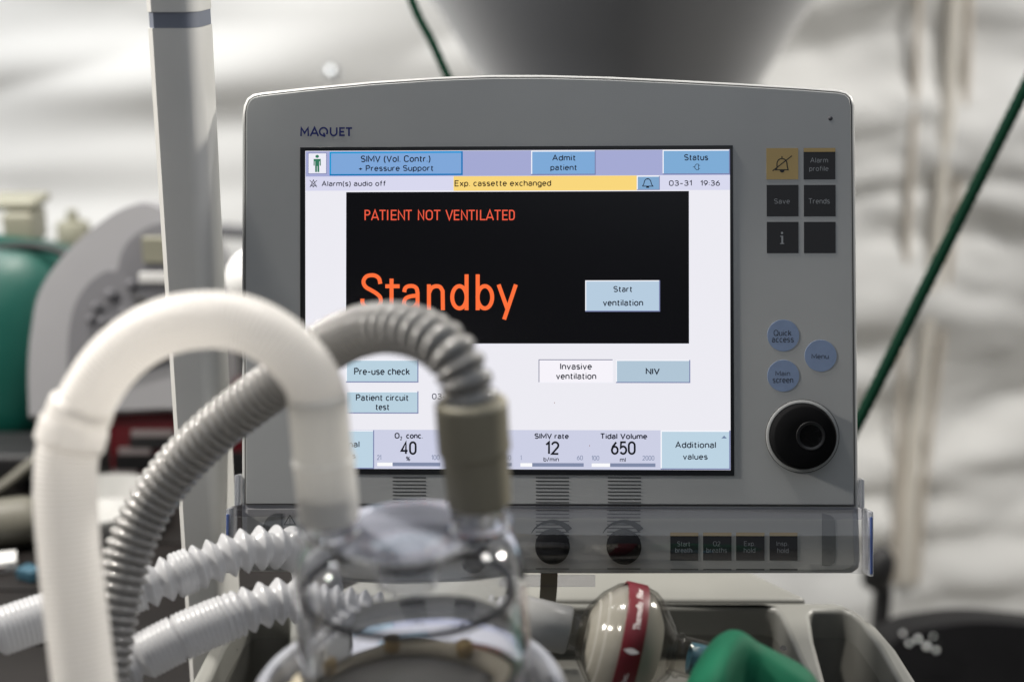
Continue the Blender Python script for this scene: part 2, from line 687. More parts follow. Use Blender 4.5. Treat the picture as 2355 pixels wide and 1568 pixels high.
# two green guy cords
for nm, pts, r in (('thin dark green guy cord hanging left of the dark duct', [(925, -60, 1.22), (958, 30, 1.22), (992, 95, 1.22), (1024, 165, 1.22), (1070, 260, 1.22)], 0.0038),
                   ('long dark green guy cord slanting down right of the monitor', [(2450, 10, 1.16), (2354, 208, 1.16), (2230, 455, 1.16), (2100, 715, 1.16), (1985, 945, 1.16), (1900, 1110, 1.16)], 0.0052)):
    pp = [P(*a) for a in pts]
    mb = MB()
    sweep(mb, pp, lambda s, L: r * (1 + 0.06 * math.sin(s * 900)), M['cord'], ds=0.004, sides=12)
    tag(mb.build('guy_cord', None, pp[-1]), nm, 'cord', 'green guy cords of the tent')

# ================================================================== THE VENTILATOR MONITOR
BASE = Matrix((RIGHT, FWD, UP)).transposed()
YAW, TILT = R(1.9), R(0.7)
ROT = BASE @ Matrix.Rotation(-YAW, 3, 'Z') @ Matrix.Rotation(-TILT, 3, 'X')
MO = P(1264, 760, 0.8235)
mbase = MO + ROT @ Vector((0, 0, -(1322 - 760) / F * 0.8235))
MW = Matrix.Translation(mbase) @ ROT.to_4x4()
MINV = MW.inverted()
mn = ROT @ Vector((0, 1, 0))


def mm_(x, y):
    r = ray(x, y)
    t = (mbase - CAM).dot(mn) / r.dot(mn)
    q = MINV @ (CAM + r * t)
    return q.x, q.z


K = 2354.0 / 4000.0


def ms(x, y):
    return mm_(x * K, y * K)


MS = 0.8235 / F                      # metres per view pixel on the monitor front
mon = thing('ventilator_monitor', 'grey ventilator control monitor with a lit standby screen, keys and dial', 'monitor', None, mw=MW)


def to_mon(y):
    return lambda p: (p.x, y + p.z, p.y)


def to_front(y):
    """outline extrusion: +z of the outline points out of the panel (towards -y)"""
    return lambda p: (p.x, y - p.z, p.y)


def rect_s(mb, x0, y0, x1, y1, y, m):
    """flat rectangle on the front, given in photo pixels; axis aligned on the panel"""
    xm, ym = (x0 + x1) / 2, (y0 + y1) / 2
    X0, X1 = ms(x0, ym)[0], ms(x1, ym)[0]
    Z0, Z1 = ms(xm, y1)[1], ms(xm, y0)[1]
    mb.add([(X0, y, Z0), (X1, y, Z0), (X1, y, Z1), (X0, y, Z1)], [(0, 1, 2, 3)], m)


def stroke(mb, pts, wid, y, m, closed=False, mp=None):
    """flat pen stroke through photo pixels"""
    mp = mp or ms
    p = [Vector(mp(*a)) for a in pts]
    n = len(p)
    verts, faces = [], []
    hw = wid / 2
    for i in range(n):
        a = p[i - 1] if (i > 0 or closed) else None
        b = p[(i + 1) % n] if (i < n - 1 or closed) else None
        t1 = (p[i] - a).normalized() if a is not None else None
        t2 = (b - p[i]).normalized() if b is not None else None
        t1 = t1 if t1 is not None else t2
        t2 = t2 if t2 is not None else t1
        t = (t1 + t2)
        t = t.normalized() if t.length > 1e-6 else t1
        nr = Vector((-t.y, t.x))
        c = max(0.45, nr.dot(Vector((-t1.y, t1.x))))
        verts.append((p[i].x + nr.x * hw / c, y, p[i].y + nr.y * hw / c))
        verts.append((p[i].x - nr.x * hw / c, y, p[i].y - nr.y * hw / c))
    for i in range(n if closed else n - 1):
        a, b = 2 * i, 2 * ((i + 1) % n)
        faces.append((a, a + 1, b + 1, b))
    mb.add(verts, faces, m)


# ---------------------------------------------------------------- pen lettering (plain sans, like the display's own face)
def ar(cx, cy, rx, ry, a0, a1, n=9):
    return [(cx + rx * math.cos(R(a0 + (a1 - a0) * i / n)), cy + ry * math.sin(R(a0 + (a1 - a0) * i / n))) for i in range(n + 1)]


X_ = 0.70
GL = {
    'A': (.62, [[(0, 0), (.31, 1), (.62, 0)], [(.11, .34), (.51, .34)]]),
    'C': (.56, [ar(.3, .72, .28, .28, 20, 180) + ar(.3, .28, .28, .28, 180, 340)]),
    'D': (.56, [[(0, 0), (0, 1), (.26, 1)] + ar(.26, .68, .30, .32, 90, 0) + ar(.26, .32, .30, .32, 0, -90) + [(0, 0)]]),
    'E': (.48, [[(.48, 1), (0, 1), (0, 0), (.48, 0)], [(0, .52), (.42, .52)]]),
    'F': (.46, [[(.46, 1), (0, 1), (0, 0)], [(0, .52), (.40, .52)]]),
    'H': (.54, [[(0, 0), (0, 1)], [(.54, 0), (.54, 1)], [(0, .52), (.54, .52)]]),
    'I': (.04, [[(.02, 0), (.02, 1)]]),
    'M': (.72, [[(0, 0), (0, 1), (.36, .2), (.72, 1), (.72, 0)]]),
    'N': (.56, [[(0, 0), (0, 1), (.56, 0), (.56, 1)]]),
    'O': (.62, [ar(.31, .69, .31, .31, 0, 180) + ar(.31, .31, .31, .31, 180, 360) + [(.62, .69)]]),
    'P': (.50, [[(0, 0), (0, 1), (.24, 1)] + ar(.24, .74, .26, .26, 90, -90) + [(0, .48)]]),
    'Q': (.62, [ar(.31, .69, .31, .31, 0, 180) + ar(.31, .31, .31, .31, 180, 360) + [(.62, .69)], [(.38, .22), (.62, -.03)]]),
    'S': (.52, [ar(.26, .755, .25, .245, 30, 270) + ar(.26, .255, .26, .255, 90, -150)]),
    'T': (.56, [[(0, 1), (.56, 1)], [(.28, 1), (.28, 0)]]),
    'V': (.60, [[(0, 1), (.30, 0), (.60, 1)]]),
    'a': (.42, [ar(.21, .49, .20, .21, 160, 0) + [(.41, .5), (.41, 0)], [(.41, .42), (.2, .40)] + ar(.19, .20, .19, .20, 100, 300) + [(.41, .16)]]),
    'b': (.44, [[(0, 1), (0, 0)], ar(.22, .35, .22, .35, 0, 360, 16)]),
    'c': (.40, [ar(.22, .35, .21, .35, 45, 315, 14)]),
    'd': (.44, [[(.44, 1), (.44, 0)], ar(.22, .35, .22, .35, 0, 360, 16)]),
    'e': (.44, [[(.01, .37), (.44, .37)] + ar(.22, .35, .22, .35, 5, 315, 14)]),
    'f': (.28, [[(.10, 0), (.10, .82)] + ar(.25, .82, .15, .18, 180, 80, 6), [(0, .68), (.27, .68)]]),
    'g': (.44, [ar(.22, .35, .22, .35, 0, 360, 16), [(.44, .70), (.44, -.08)] + ar(.22, -.08, .22, .19, 0, -150, 8)]),
    'h': (.42, [[(0, 1), (0, 0)], [(0, .45)] + ar(.21, .47, .21, .23, 170, 0) + [(.42, 0)]]),
    'i': (.04, [[(.02, 0), (.02, .70)], [(.02, .90), (.02, 1)]]),
    'k': (.40, [[(0, 1), (0, 0)], [(.38, .70), (.02, .33)], [(.14, .44), (.40, 0)]]),
    'l': (.04, [[(.02, 0), (.02, 1)]]),
    'm': (.70, [[(0, .70), (0, 0)], [(0, .46)] + ar(.175, .50, .175, .20, 170, 0, 7) + [(.35, 0)], [(.35, .46)] + ar(.525, .50, .175, .20, 170, 0, 7) + [(.70, 0)]]),
    'n': (.42, [[(0, .70), (0, 0)], [(0, .45)] + ar(.21, .47, .21, .23, 170, 0) + [(.42, 0)]]),
    'o': (.46, [ar(.23, .35, .23, .35, 0, 360, 18)]),
    'p': (.44, [[(0, .70), (0, -.27)], ar(.22, .35, .22, .35, 0, 360, 16)]),
    'r': (.26, [[(0, .70), (0, 0)], [(0, .42)] + ar(.22, .42, .22, .27, 170, 80, 6)]),
    's': (.38, [ar(.19, .525, .18, .175, 30, 270) + ar(.19, .175, .19, .175, 90, -150)]),
    't': (.28, [[(.10, .92), (.10, .16)] + ar(.24, .16, .14, .16, 180, 280, 6), [(0, .68), (.27, .68)]]),
    'u': (.42, [[(0, .70), (0, .24)] + ar(.21, .23, .21, .23, 180, 360) + [(.42, .24)], [(.42, .70), (.42, 0)]]),
    'v': (.42, [[(0, .70), (.21, 0), (.42, .70)]]),
    'x': (.42, [[(0, .70), (.42, 0)], [(0, 0), (.42, .70)]]),
    '0': (.46, [ar(.23, .72, .23, .28, 0, 180) + ar(.23, .28, .23, .28, 180, 360) + [(.46, .72)]]),
    '1': (.22, [[(0, .78), (.2, 1), (.2, 0)]]),
    '2': (.46, [ar(.23, .73, .23, .27, 170, -40) + [(0, 0), (.46, 0)]]),
    '3': (.46, [ar(.22, .75, .21, .25, 150, -80) + [(.17, .52)] + ar(.22, .265, .24, .265, 85, -155)]),
    '4': (.50, [[(.36, 0), (.36, 1), (0, .26), (.50, .26)]]),
    '5': (.46, [[(.43, 1), (.06, 1), (.03, .52)] + ar(.22, .32, .24, .32, 120, -150, 12)]),
    '6': (.46, [ar(.23, .31, .23, .31, 0, 360, 16), [(.01, .33), (.08, .62), (.34, 1)]]),
    '9': (.46, [ar(.23, .69, .23, .31, 0, 360, 16), [(.45, .67), (.38, .38), (.12, 0)]]),
    '(': (.16, [ar(.30, .40, .28, .68, 118, 242, 8)]),
    ')': (.16, [ar(-.14, .40, .28, .68, 62, -62, 8)]),
    '.': (.05, [[(.025, 0), (.025, .10)]]),
    ':': (.05, [[(.025, .08), (.025, .18)], [(.025, .52), (.025, .62)]]),
    '-': (.32, [[(0, .40), (.32, .40)]]),
    '+': (.44, [[(0, .38), (.44, .38)], [(.22, .16), (.22, .60)]]),
    '/': (.32, [[(0, -.05), (.32, 1.02)]]),
    '%': (.60, [ar(.13, .77, .13, .22, 0, 360, 10), ar(.47, .22, .13, .22, 0, 360, 10), [(.08, 0), (.52, 1)]]),
}


def text_s(mb, body, x0, y0, x1, y1, y, m, bold=0.0, weight=0.185):
    """pen lettering fitted to its box in photo pixels"""
    pen = weight + bold * 4.0
    sts, cx = [], 0.0
    for ch in body:
        if ch == ' ':
            cx += .34
            continue
        wd, ls = GL[ch]
        for l in ls:
            sts.append([(cx + a, c) for a, c in l])
        cx += wd + .20
    xs = [a for l in sts for a, c in l]
    ys = [c for l in sts for a, c in l]
    bx0, bx1, by0, by1 = min(xs), max(xs), min(ys), max(ys)
    xm, ym = (x0 + x1) / 2, (y0 + y1) / 2
    X0, X1 = ms(x0, ym)[0], ms(x1, ym)[0]
    Z0, Z1 = ms(xm, y1)[1], ms(xm, y0)[1]
    sz = (Z1 - Z0) / (by1 - by0 + pen)
    w_ = pen * sz
    sx = (X1 - X0 - w_) / max(1e-6, bx1 - bx0)
    for i, l in enumerate(sts):
        stroke(mb, [(X0 + w_ / 2 + (a - bx0) * sx, Z0 + w_ / 2 + (c - by0) * sz) for a, c in l], w_, y - (i % 5) * 6e-6, m, mp=lambda a, c: (a, c))


def c5(x, y):
    return ms(1100 + x / 1.96, 500 + y / 1.96)


def arc(cx, cy, rx, ry, a0, a1, n=14):
    return [(cx + rx * math.cos(R(a0 + (a1 - a0) * i / n)), cy + ry * math.sin(R(a0 + (a1 - a0) * i / n))) for i in range(n + 1)]


def smooth2(pts, n=6):
    return [(q.x, q.y) for q in catmull([Vector((a, b, 0)) for a, b in pts], n)]


# outline of the front (view pixels)
top = [(553, 262), (556, 240), (564, 223), (578, 213), (600, 209), (700, 198), (850, 184), (1000, 174), (1130, 169),
       (1250, 169), (1400, 173), (1550, 180), (1700, 188), (1850, 197), (1930, 203), (1950, 208), (1963, 220), (1969, 240)]
outline = [mm_(*a) for a in top + [(1973, 700), (1977, 1165), (1981, 1290), (1978, 1308), (1962, 1320), (1400, 1321), (900, 1319), (575, 1317), (556, 1305), (552, 1290), (552, 700)]]
v, f = fill2d([outline], 0.0225, 0.004, 4, -0.004)
mb = MB()
mb.add(v, f, M['housing'], True, to_mon(0.0284))
fixn(mb.build('housing', mon), 50)
# front panel, a plate a little smaller than the housing, standing just proud of it
inner = [mm_(*a) for a in [(563, 262), (566, 243), (572, 230), (584, 222), (604, 218), (702, 207), (851, 193), (1000, 183), (1130, 178),
         (1250, 178), (1400, 182), (1550, 189), (1700, 197), (1850, 206), (1926, 212), (1944, 216), (1954, 226), (1958, 244),
         (1962, 700), (1966, 1163), (563, 1160), (562, 700)]]
v, f = fill2d([inner], 0.0012, 0.0006, 2, -0.0011)
mb = MB()
mb.add(v, f, M['panel'], True, to_mon(0.0018))
fixn(mb.build('front_panel', mon), 50)
# dark joint between plate and housing
ring_o = [mm_(*a) for a in [(561.6, 262), (564.6, 243), (571, 229), (584, 220.6), (604, 216.6), (702, 205.6), (851, 191.6), (1000, 181.6), (1130, 176.6),
         (1250, 176.6), (1400, 180.6), (1550, 187.6), (1700, 195.6), (1850, 204.6), (1926, 210.6), (1945, 215), (1955.4, 225), (1959.6, 244),
         (1963.6, 700), (1967.6, 1164.6), (561.4, 1161.6), (560.4, 700)]]
v, f = fill2d([ring_o], 0.0002, 0, 0)
mb = MB()
mb.add(v, f, M['groove'], False, to_mon(0.0015))
mb.build('joint', mon)

# printed maker's name
mb = MB()
lm = M['navy']
yl = -0.0002


def c1(x, y):
    return ms(x / 1.568, y / 1.568)


lw = 10.5 / 1.568 * K * MS
for st in ([(1844, 836), (1846, 786), (1866, 818), (1887, 786), (1889, 836)],
           [(1902, 836), (1927, 784), (1950, 836)], [(1911, 819), (1943, 819)],
           arc(1982, 809, 24, 24, 60, 400, 20), [(1984, 816), (1988, 842)],
           [(2025, 783), (2025, 815)] + arc(2044, 813, 19, 20, 180, 0, 10)[1:-1] + [(2063, 815), (2063, 783)],
           [(2112, 787), (2083, 787), (2083, 831), (2112, 831)], [(2083, 809), (2108, 809)],
           [(2119, 787), (2157, 787)], [(2138, 787), (2138, 836)]):
    yl -= 0.00001
    st = [(a, 1618 + 8 - b if False else b) for a, b in st]
    stroke(mb, st, lw, yl, lm, mp=c1)
mb.build('maker_name', mon)

# sensor hole
mb = MB()
X, Z = mm_(1909, 273)
lathe(mb, (X, 0, Z), (0, 1, 0), [(-0.0001, 0.00001), (-0.0001, 0.0013), (0.0008, 0.0014)], M['sensor'], 24)
mb.build('light_sensor', mon)

# black frame round the display
mb = MB()
oo = [ms(*a) for a in ((1173, 577), (2862, 569.5), (2868, 1857), (1174, 1851))]
ii = [ms(*a) for a in ((1193, 591.5), (2850.5, 585.5), (2853.5, 1835.5), (1194.5, 1829.5))]
v, f = fill2d([oo, ii], 0.0004, 0.0002, 2, -0.0002)
mb.add(v, f, M['bezel'], True, to_mon(-0.0002))
fixn(mb.build('screen_frame', mon), 50)

# ---------------------------------------------------------------- the display
YS = -0.0006
white = scr(236, 235, 242)
blk = scr(7, 7, 9)
tx = scr(22, 26, 44)
mb = MB()
rect_s(mb, 1192, 585, 2854, 1837, YS, white)
screen = mb


def st5(mbx, pts, wid, y, m, closed=False):
    stroke(mbx, pts, wid / 1.96 * K * MS, y, m, closed, c5)


# row with messages
y1 = YS - 0.00005
y2 = YS - 0.00010
y3 = YS - 0.00015
y4 = YS - 0.00020
rect_s(mb, 1195, 690, 1771, 746, y1, scr(216, 216, 238))
rect_s(mb, 2577, 687, 2852, 744, y1, scr(216, 217, 238))
text_s(mb, 'Alarm(s) audio off', 1257, 708, 1508, 733, y2, tx)
text_s(mb, '03-31', 2613, 706, 2702, 728, y2, tx)
text_s(mb, '19:36', 2735, 706, 2812, 728, y2, tx)
# small crossed bell
bw = 2.2 * K * MS
stroke(mb, [(1213, 727), (1218, 722), (1220, 712), (1225, 708), (1230, 712), (1232, 722), (1237, 727), (1213, 727)], bw, y2, tx)
stroke(mb, [(1211, 733), (1239, 706)], bw, y3, tx)
stroke(mb, [(1211, 706), (1239, 733)], bw, y4, tx)
stroke(mb, [(1225, 703), (1225, 708)], bw * 1.5, y2, tx)
stroke(mb, [(1222, 731), (1228, 731)], bw * 1.6, y2, tx)
# result column
for yy in (1415, 1537):
    text_s(mb, '03-31  19:35', 1688, yy, 1877, yy + 23, y2, scr(70, 74, 92))
# specks of dirt on the glass
for sx_, sy_ in ((2165, 1571), (2302, 1738)):
    rect_s(mb, sx_, sy_, sx_ + 2, sy_ + 5, y2, scr(140, 90, 80))
scr_o = screen.build('screen', mon)

# header bar and its buttons
mb = MB()
rect_s(mb, 1195, 590, 2851, 688.5, y1, scr(163, 168, 210))
mb.build('header_bar', scr_o)


def button(x0, y0, x1, y1_, fill, lines, hi=(245, 246, 252), lo=(120, 128, 170), bold=0.0, edge=4.0, y=None, tcol=None, extra=None):
    b = MB()
    y = y if y is not None else y2
    rect_s(b, x0, y0, x1, y1_, y, scr(*lo))
    rect_s(b, x0, y0, x1 - edge, y1_ - edge, y - 0.00003, scr(*hi))
    rect_s(b, x0 + edge, y0 + edge, x1 - edge, y1_ - edge, y - 0.00006, scr(*fill))
    for (t, a, c, d, e) in lines:
        text_s(b, t, a, c, d, e, y - 0.0001, tcol or scr(16, 22, 40), bold)
    if extra:
        extra(b, y - 0.0001)
    return b.build('touch_button', scr_o)


def person_icon(b, y):
    g = scr(52, 120, 92)
    pts = arc(1240, 613, 7, 6, 0, 360, 14)[:-1]
    b.add([(ms(*a)[0], y, ms(*a)[1]) for a in pts], [list(range(len(pts)))], g)
    for r_ in ((1226, 623, 1254, 632), (1226, 632, 1230, 649), (1250, 632, 1254, 649), (1232, 632, 1248, 651), (1232, 651, 1239, 674), (1241, 651, 1248, 674)):
        rect_s(b, r_[0], r_[1], r_[2], r_[3], y, g)


button(1204, 599, 1277, 681, (236, 236, 246), [], hi=(110, 116, 160), lo=(110, 116, 160), edge=2, extra=person_icon)
button(1288, 594, 1808, 687, (126, 166, 216), [('SIMV (Vol. Contr.)', 1410, 609, 1682, 640), ('+ Pressure Support', 1401, 647, 1694, 676)],
       hi=(12, 150, 216), lo=(4, 118, 186), edge=6)
button(2075, 590, 2327, 685, (124, 168, 214), [('Admit', 2157, 606, 2249, 630), ('patient', 2150, 644, 2254, 673)])


def plug_icon(b, y):
    k = scr(16, 22, 40)
    stroke(b, [(2706, 654), (2714, 654)], bw, y, k)
    stroke(b, [(2728, 643), (2720, 643), (2714, 649), (2714, 659), (2720, 665), (2728, 665), (2728, 643)], bw, y - 1e-5, k)
    stroke(b, [(2728, 648), (2734, 648)], bw, y, k)
    stroke(b, [(2728, 660), (2734, 660)], bw, y, k)


button(2588, 587, 2851, 683, (124, 170, 212), [('Status', 2672, 604, 2766, 629)], extra=plug_icon)
# yellow message bar
mb = MB()
rect_s(mb, 1772, 688.8, 2487, 746, y1, scr(248, 214, 122))
text_s(mb, 'Exp. cassette exchanged', 1776, 705, 2153, 735, y2, scr(48, 34, 22))
mb.build('message_bar', scr_o)


def bell_icon(b, y):
    k = scr(10, 16, 34)
    bb = 3.2 * K * MS
    stroke(b, [(2509, 729), (2514, 722), (2518, 707), (2524, 701), (2535, 701), (2541, 707), (2545, 722), (2550, 729), (2509, 729)], bb, y, k)
    stroke(b, [(2530, 698), (2530, 702)], bb * 1.6, y - 1e-5, k)
    stroke(b, [(2524, 733), (2535, 733)], bb * 1.6, y - 1e-5, k)


button(2488, 689, 2577, 744, (126, 166, 204), [], edge=3, extra=bell_icon)

# black standby field
mb = MB()
rect_s(mb, 1350, 747.5, 2694, 1345, y1 - 0.00001, scr(240, 240, 250))
rect_s(mb, 1352.5, 750, 2691, 1342.5, y2, blk)
orange = scr(255, 112, 58)
red_o = scr(240, 92, 66)


def letter(ch, x0, x1):
    t, b = 634, 704
    m = (t + b) / 2
    l, r = x0 + 4, x1 - 4
    if ch == 'P':
        return [[(l, b + 4), (l, t), (r - 14, t)] + arc(r - 16, t + 17, 16, 17, -80, 80, 8) + [(r - 16, t + 34), (l, t + 34)]]
    if ch == 'A':
        return [[(l - 2, b + 4), ((l + r) / 2, t - 3), (r + 2, b + 4)], [(l + 6, b - 16), (r - 6, b - 16)]]
    if ch == 'T':
        return [[(l - 4, t), (r + 4, t)], [((l + r) / 2, t), ((l + r) / 2, b + 4)]]
    if ch == 'I':
        return [[((l + r) / 2, t - 4), ((l + r) / 2, b + 4)]]
    if ch == 'E':
        return [[(r + 4, t), (l, t), (l, b), (r + 4, b)], [(l, m), (r, m)]]
    if ch == 'N':
        return [[(l, b + 4), (l, t), (r, b), (r, t - 4)]]
    if ch == 'O':
        return [arc((l + r) / 2, t + 20, (r - l) / 2, 20, 180, 360, 10) + arc((l + r) / 2, b - 20, (r - l) / 2, 20, 0, 180, 10)]
    if ch == 'V':
        return [[(l - 2, t - 4), ((l + r) / 2, b + 2), (r + 2, t - 4)]]
    if ch == 'L':
        return [[(l, t - 4), (l, b), (r + 4, b)]]
    if ch == 'D':
        return [[(l, b), (l, t), (r - 18, t)] + arc(r - 18, t + 20, 18, 20, -80, 0, 6) + arc(r - 18, b - 20, 18, 20, 0, 80, 6) + [(r - 18, b), (l, b)]]


k = 0
for ch, a, b in (('P', 637, 680), ('A', 688, 745), ('T', 750, 798), ('I', 806, 820), ('E', 838, 882), ('N', 892, 945), ('T', 950, 998),
                 ('N', 1045, 1092), ('O', 1105, 1158), ('T', 1167, 1217), ('V', 1258, 1312), ('E', 1320, 1362), ('N', 1375, 1425),
                 ('T', 1432, 1480), ('I', 1489, 1503), ('L', 1520, 1562), ('A', 1566, 1624), ('T', 1630, 1678), ('E', 1690, 1732), ('D', 1742, 1785)):
    for stq in letter(ch, a, b):
        k += 1
        st5(mb, stq, 9.5, y3 - k * 1e-6, red_o, closed=(ch == 'O'))
SW = 31
for stq, cl in ((smooth2([(757, 1195), (748, 1156), (722, 1134), (688, 1129), (652, 1138), (631, 1165), (631, 1195), (650, 1222), (690, 1245), (730, 1270), (757, 1300), (759, 1340), (735, 1370), (690, 1382), (645, 1370), (622, 1342), (620, 1308)]), False),
                ([(843, 1155), (843, 1345), (848, 1366), (862, 1380), (904, 1382)], False), ([(795, 1213), (905, 1213)], False),
                (smooth2([(940, 1258), (948, 1228), (972, 1213), (1010, 1213), (1034, 1230), (1042, 1262)]) + [(1042, 1396)], False),
                (smooth2([(1042, 1284), (990, 1290), (952, 1306), (938, 1340), (950, 1370), (982, 1381), (1015, 1370), (1042, 1338)]), False),
                ([(1129, 1198), (1129, 1396)], False), (smooth2([(1129, 1265), (1148, 1228), (1180, 1213), (1214, 1219), (1234, 1250)]) + [(1236, 1396)], False),
                ([(1417, 1122), (1417, 1396)], False), (arc(1362, 1297, 55, 85, 0, 360, 28)[:-1], True),
                ([(1502, 1122), (1502, 1396)], False), (arc(1557, 1297, 56, 85, 0, 360, 28)[:-1], True),
                ([(1662, 1200), (1730, 1390)], False), ([(1794, 1200), (1704, 1467)], False)):
    k += 1
    st5(mb, stq, SW, y3 - k * 1e-6, orange, cl)
mb.build('standby_field', scr_o)
bb_ = (182, 204, 223)
button(2286, 1096, 2578, 1218, bb_, [('Start', 2396, 1118, 2470, 1142), ('ventilation', 2355, 1170, 2512, 1196)], y=y3 - 0.00006)
lb = (184, 208, 222)
button(1352, 1405, 1635, 1494, lb, [('Pre-use check', 1384, 1437, 1602, 1465)])
button(1352, 1528, 1635, 1615, lb, [('Patient circuit', 1391, 1540, 1597, 1566), ('test', 1467, 1578, 1522, 1602)])
button(2104, 1404, 2396, 1496, (246, 243, 250), [('Invasive', 2188, 1418, 2312, 1444), ('ventilation', 2172, 1456, 2329, 1482)], hi=(110, 112, 140), lo=(240, 240, 248), edge=3)
button(2406, 1406, 2696, 1496, (176, 197, 213), [('NIV', 2522, 1438, 2577, 1463)], bold=0.012)
# parameter bar
mb = MB()
rect_s(mb, 1195, 1679, 2580, 1834, y1, scr(204, 207, 228))
g1, g2 = scr(128, 138, 166), scr(250, 250, 252)
dim = scr(146, 154, 180)


def param(name, nb, val, vb, unit, ub, lo_, lob, hi_, hib, bar, split):
    text_s(mb, name, *nb, y2, tx, 0.012)
    if val:
        text_s(mb, val, *vb, y2, scr(14, 16, 24), 0.0, 0.17)
        text_s(mb, unit, *ub, y2, tx)
    text_s(mb, lo_, *lob, y2, dim)
    text_s(mb, hi_, *hib, y2, dim)
    rect_s(mb, *bar, y2, g1)
    rect_s(mb, bar[0], bar[1], split, bar[3], y3, g2)


param('O   conc.', (1542, 1690, 1652, 1713), '40', (1565, 1723, 1628, 1776), '%', (1586, 1782, 1603, 1800),
      '21', (1473, 1776, 1490, 1796), '100', (1685, 1776, 1718, 1796), (1474, 1806, 1720, 1820), 1534)
text_s(mb, '2', 1564, 1704, 1571, 1719, y2, tx, 0.01)
param('PEEP', (1830, 1691, 1890, 1713), '5', (1845, 1723, 1873, 1776), 'cmH  O', (1828, 1786, 1892, 1803),
      '0', (1753, 1777, 1762, 1797), '50', (1972, 1777, 1997, 1797), (1753, 1807, 1999, 1820), 1800)
param('SIMV rate', (2088, 1692, 2222, 1714), '12', (2130, 1723, 2185, 1776), 'b/min', (2123, 1784, 2183, 1803),
      '1', (2033, 1778, 2038, 1797), '60', (2253, 1778, 2277, 1797), (2033, 1808, 2280, 1822), 2079)
param('Tidal Volume', (2344, 1692, 2528, 1715), '650', (2386, 1723, 2483, 1776), 'ml', (2421, 1786, 2444, 1804),
      '100', (2310, 1779, 2341, 1798), '2000', (2509, 1779, 2556, 1798), (2311, 1809, 2560, 1823), 2383)
mb.build('parameter_bar', scr_o)
button(1195, 1680, 1462, 1830, (188, 211, 226), [('Additional', 1247, 1722, 1405, 1747), ('settings', 1262, 1768, 1390, 1796)])


def tri_icon(b, y):
    q = [ms(*a) for a in ((2817, 1712), (2839, 1712), (2828, 1701))]
    b.add([(a[0], y, a[1]) for a in q], [(0, 1, 2)], scr(112, 130, 160))


button(2580, 1681, 2853, 1834, (188, 211, 226), [('Additional', 2637, 1724, 2796, 1750), ('values', 2667, 1771, 2764, 1795)], edge=5, extra=tri_icon)

# ---------------------------------------------------------------- keys on the front panel


def key(x0, y0, x1, y1_, m, extra=None, name='membrane_key', yy=-0.00005, parent=None):
    b = MB()
    xm, ym = (x0 + x1) / 2, (y0 + y1_) / 2
    X0, X1 = ms(x0, ym)[0], ms(x1, ym)[0]
    Z0, Z1 = ms(xm, y1_)[1], ms(xm, y0)[1]
    v, f = fill2d([[(X0, Z0), (X1, Z0), (X1, Z1), (X0, Z1)]], 0.0001, 0, 0)
    b.add(v, f, m, False, to_mon(yy))
    if extra:
        extra(b, yy - 0.00016)
    return b.build(name, parent or mon)


def crossed_bell(b, y):
    def c2(x, yq):
        return ms(2850 + x / 1.742, 250 + yq / 1.742)
    kk = 7 / 1.742 * K * MS
    i = M['ink']
    stroke(b, [(313, 722), (322, 712), (322, 680)] + arc(356, 680, 34, 34, 180, 360, 12)[1:] + [(392, 700), (398, 722)], kk, y, i, True, c2)
    stroke(b, [(356, 630), (356, 648)], kk, y - 1e-5, i, mp=c2)
    stroke(b, [(292, 730), (424, 627)], kk, y - 2e-5, i, mp=c2)
    q = [c2(*a) for a in arc(357, 723, 17, 18, 0, 180, 10)]
    b.add([(a[0], y - 1e-5, a[1]) for a in q], [list(range(len(q)))], i)


kt = M['key_text']
key(2993.5, 580, 3118, 702, M['gold'], crossed_bell)


def kx_alarm(b, y):
    rect_s(b, 3139, 579.5, 3263, 594.5, y, M['gold'])
    text_s(b, 'Alarm', 3165, 617, 3234, 637, y, kt, weight=0.11)
    text_s(b, 'profile', 3161, 650, 3236, 674, y, kt, weight=0.11)


key(3139, 580, 3263, 702, M['key'], kx_alarm)
key(2995, 723.6, 3119, 846, M['key'], lambda b, y: text_s(b, 'Save', 3024, 777, 3085, 797, y, kt, weight=0.11))
key(3140, 723.6, 3264, 846, M['key'], lambda b, y: text_s(b, 'Trends', 3158, 776, 3241, 797, y, kt, weight=0.11))


def kx_i(b, y):
    m = M['key_text']
    q = [ms(*a) for a in arc(3054.5, 911, 4.6, 4.6, 0, 360, 14)[:-1]]
    b.add([(a[0], y, a[1]) for a in q], [list(range(len(q)))], m)
    rect_s(b, 3048, 922, 3059, 926, y - 1e-5, m)
    rect_s(b, 3052, 922, 3059, 953, y, m)
    rect_s(b, 3047, 950.5, 3063, 954, y - 1e-5, m)


key(2995.5, 867.7, 3119, 989.4, M['key'], kx_i)
key(3140.5, 867.7, 3264, 989.4, M['key'])


def round_key(cx, cy, lines):
    b = MB()
    X, Z = ms(cx, cy)
    lathe(b, (X, 0, Z), (0, 1, 0), [(-0.0002, 0.0), (-0.0002, 62.7 * K * MS - 0.0002), (0.0005, 62.7 * K * MS)], M['round'], 48)
    for (t, a, c, d, e) in lines:
        text_s(b, t, a, c, d, e, -0.00026, M['ink'], weight=0.11)
    fixn(b.build('round_key', mon), 30)


round_key(3059.7, 1310.7, [('Quick', 3022, 1289, 3091, 1313), ('access', 3015, 1320, 3100, 1338)])
round_key(3205.6, 1389.8, [('Menu', 3170, 1382, 3236, 1402)])
round_key(3059.7, 1468, [('Main', 3029, 1449, 3086, 1468), ('screen', 3018, 1478, 3098, 1496)])

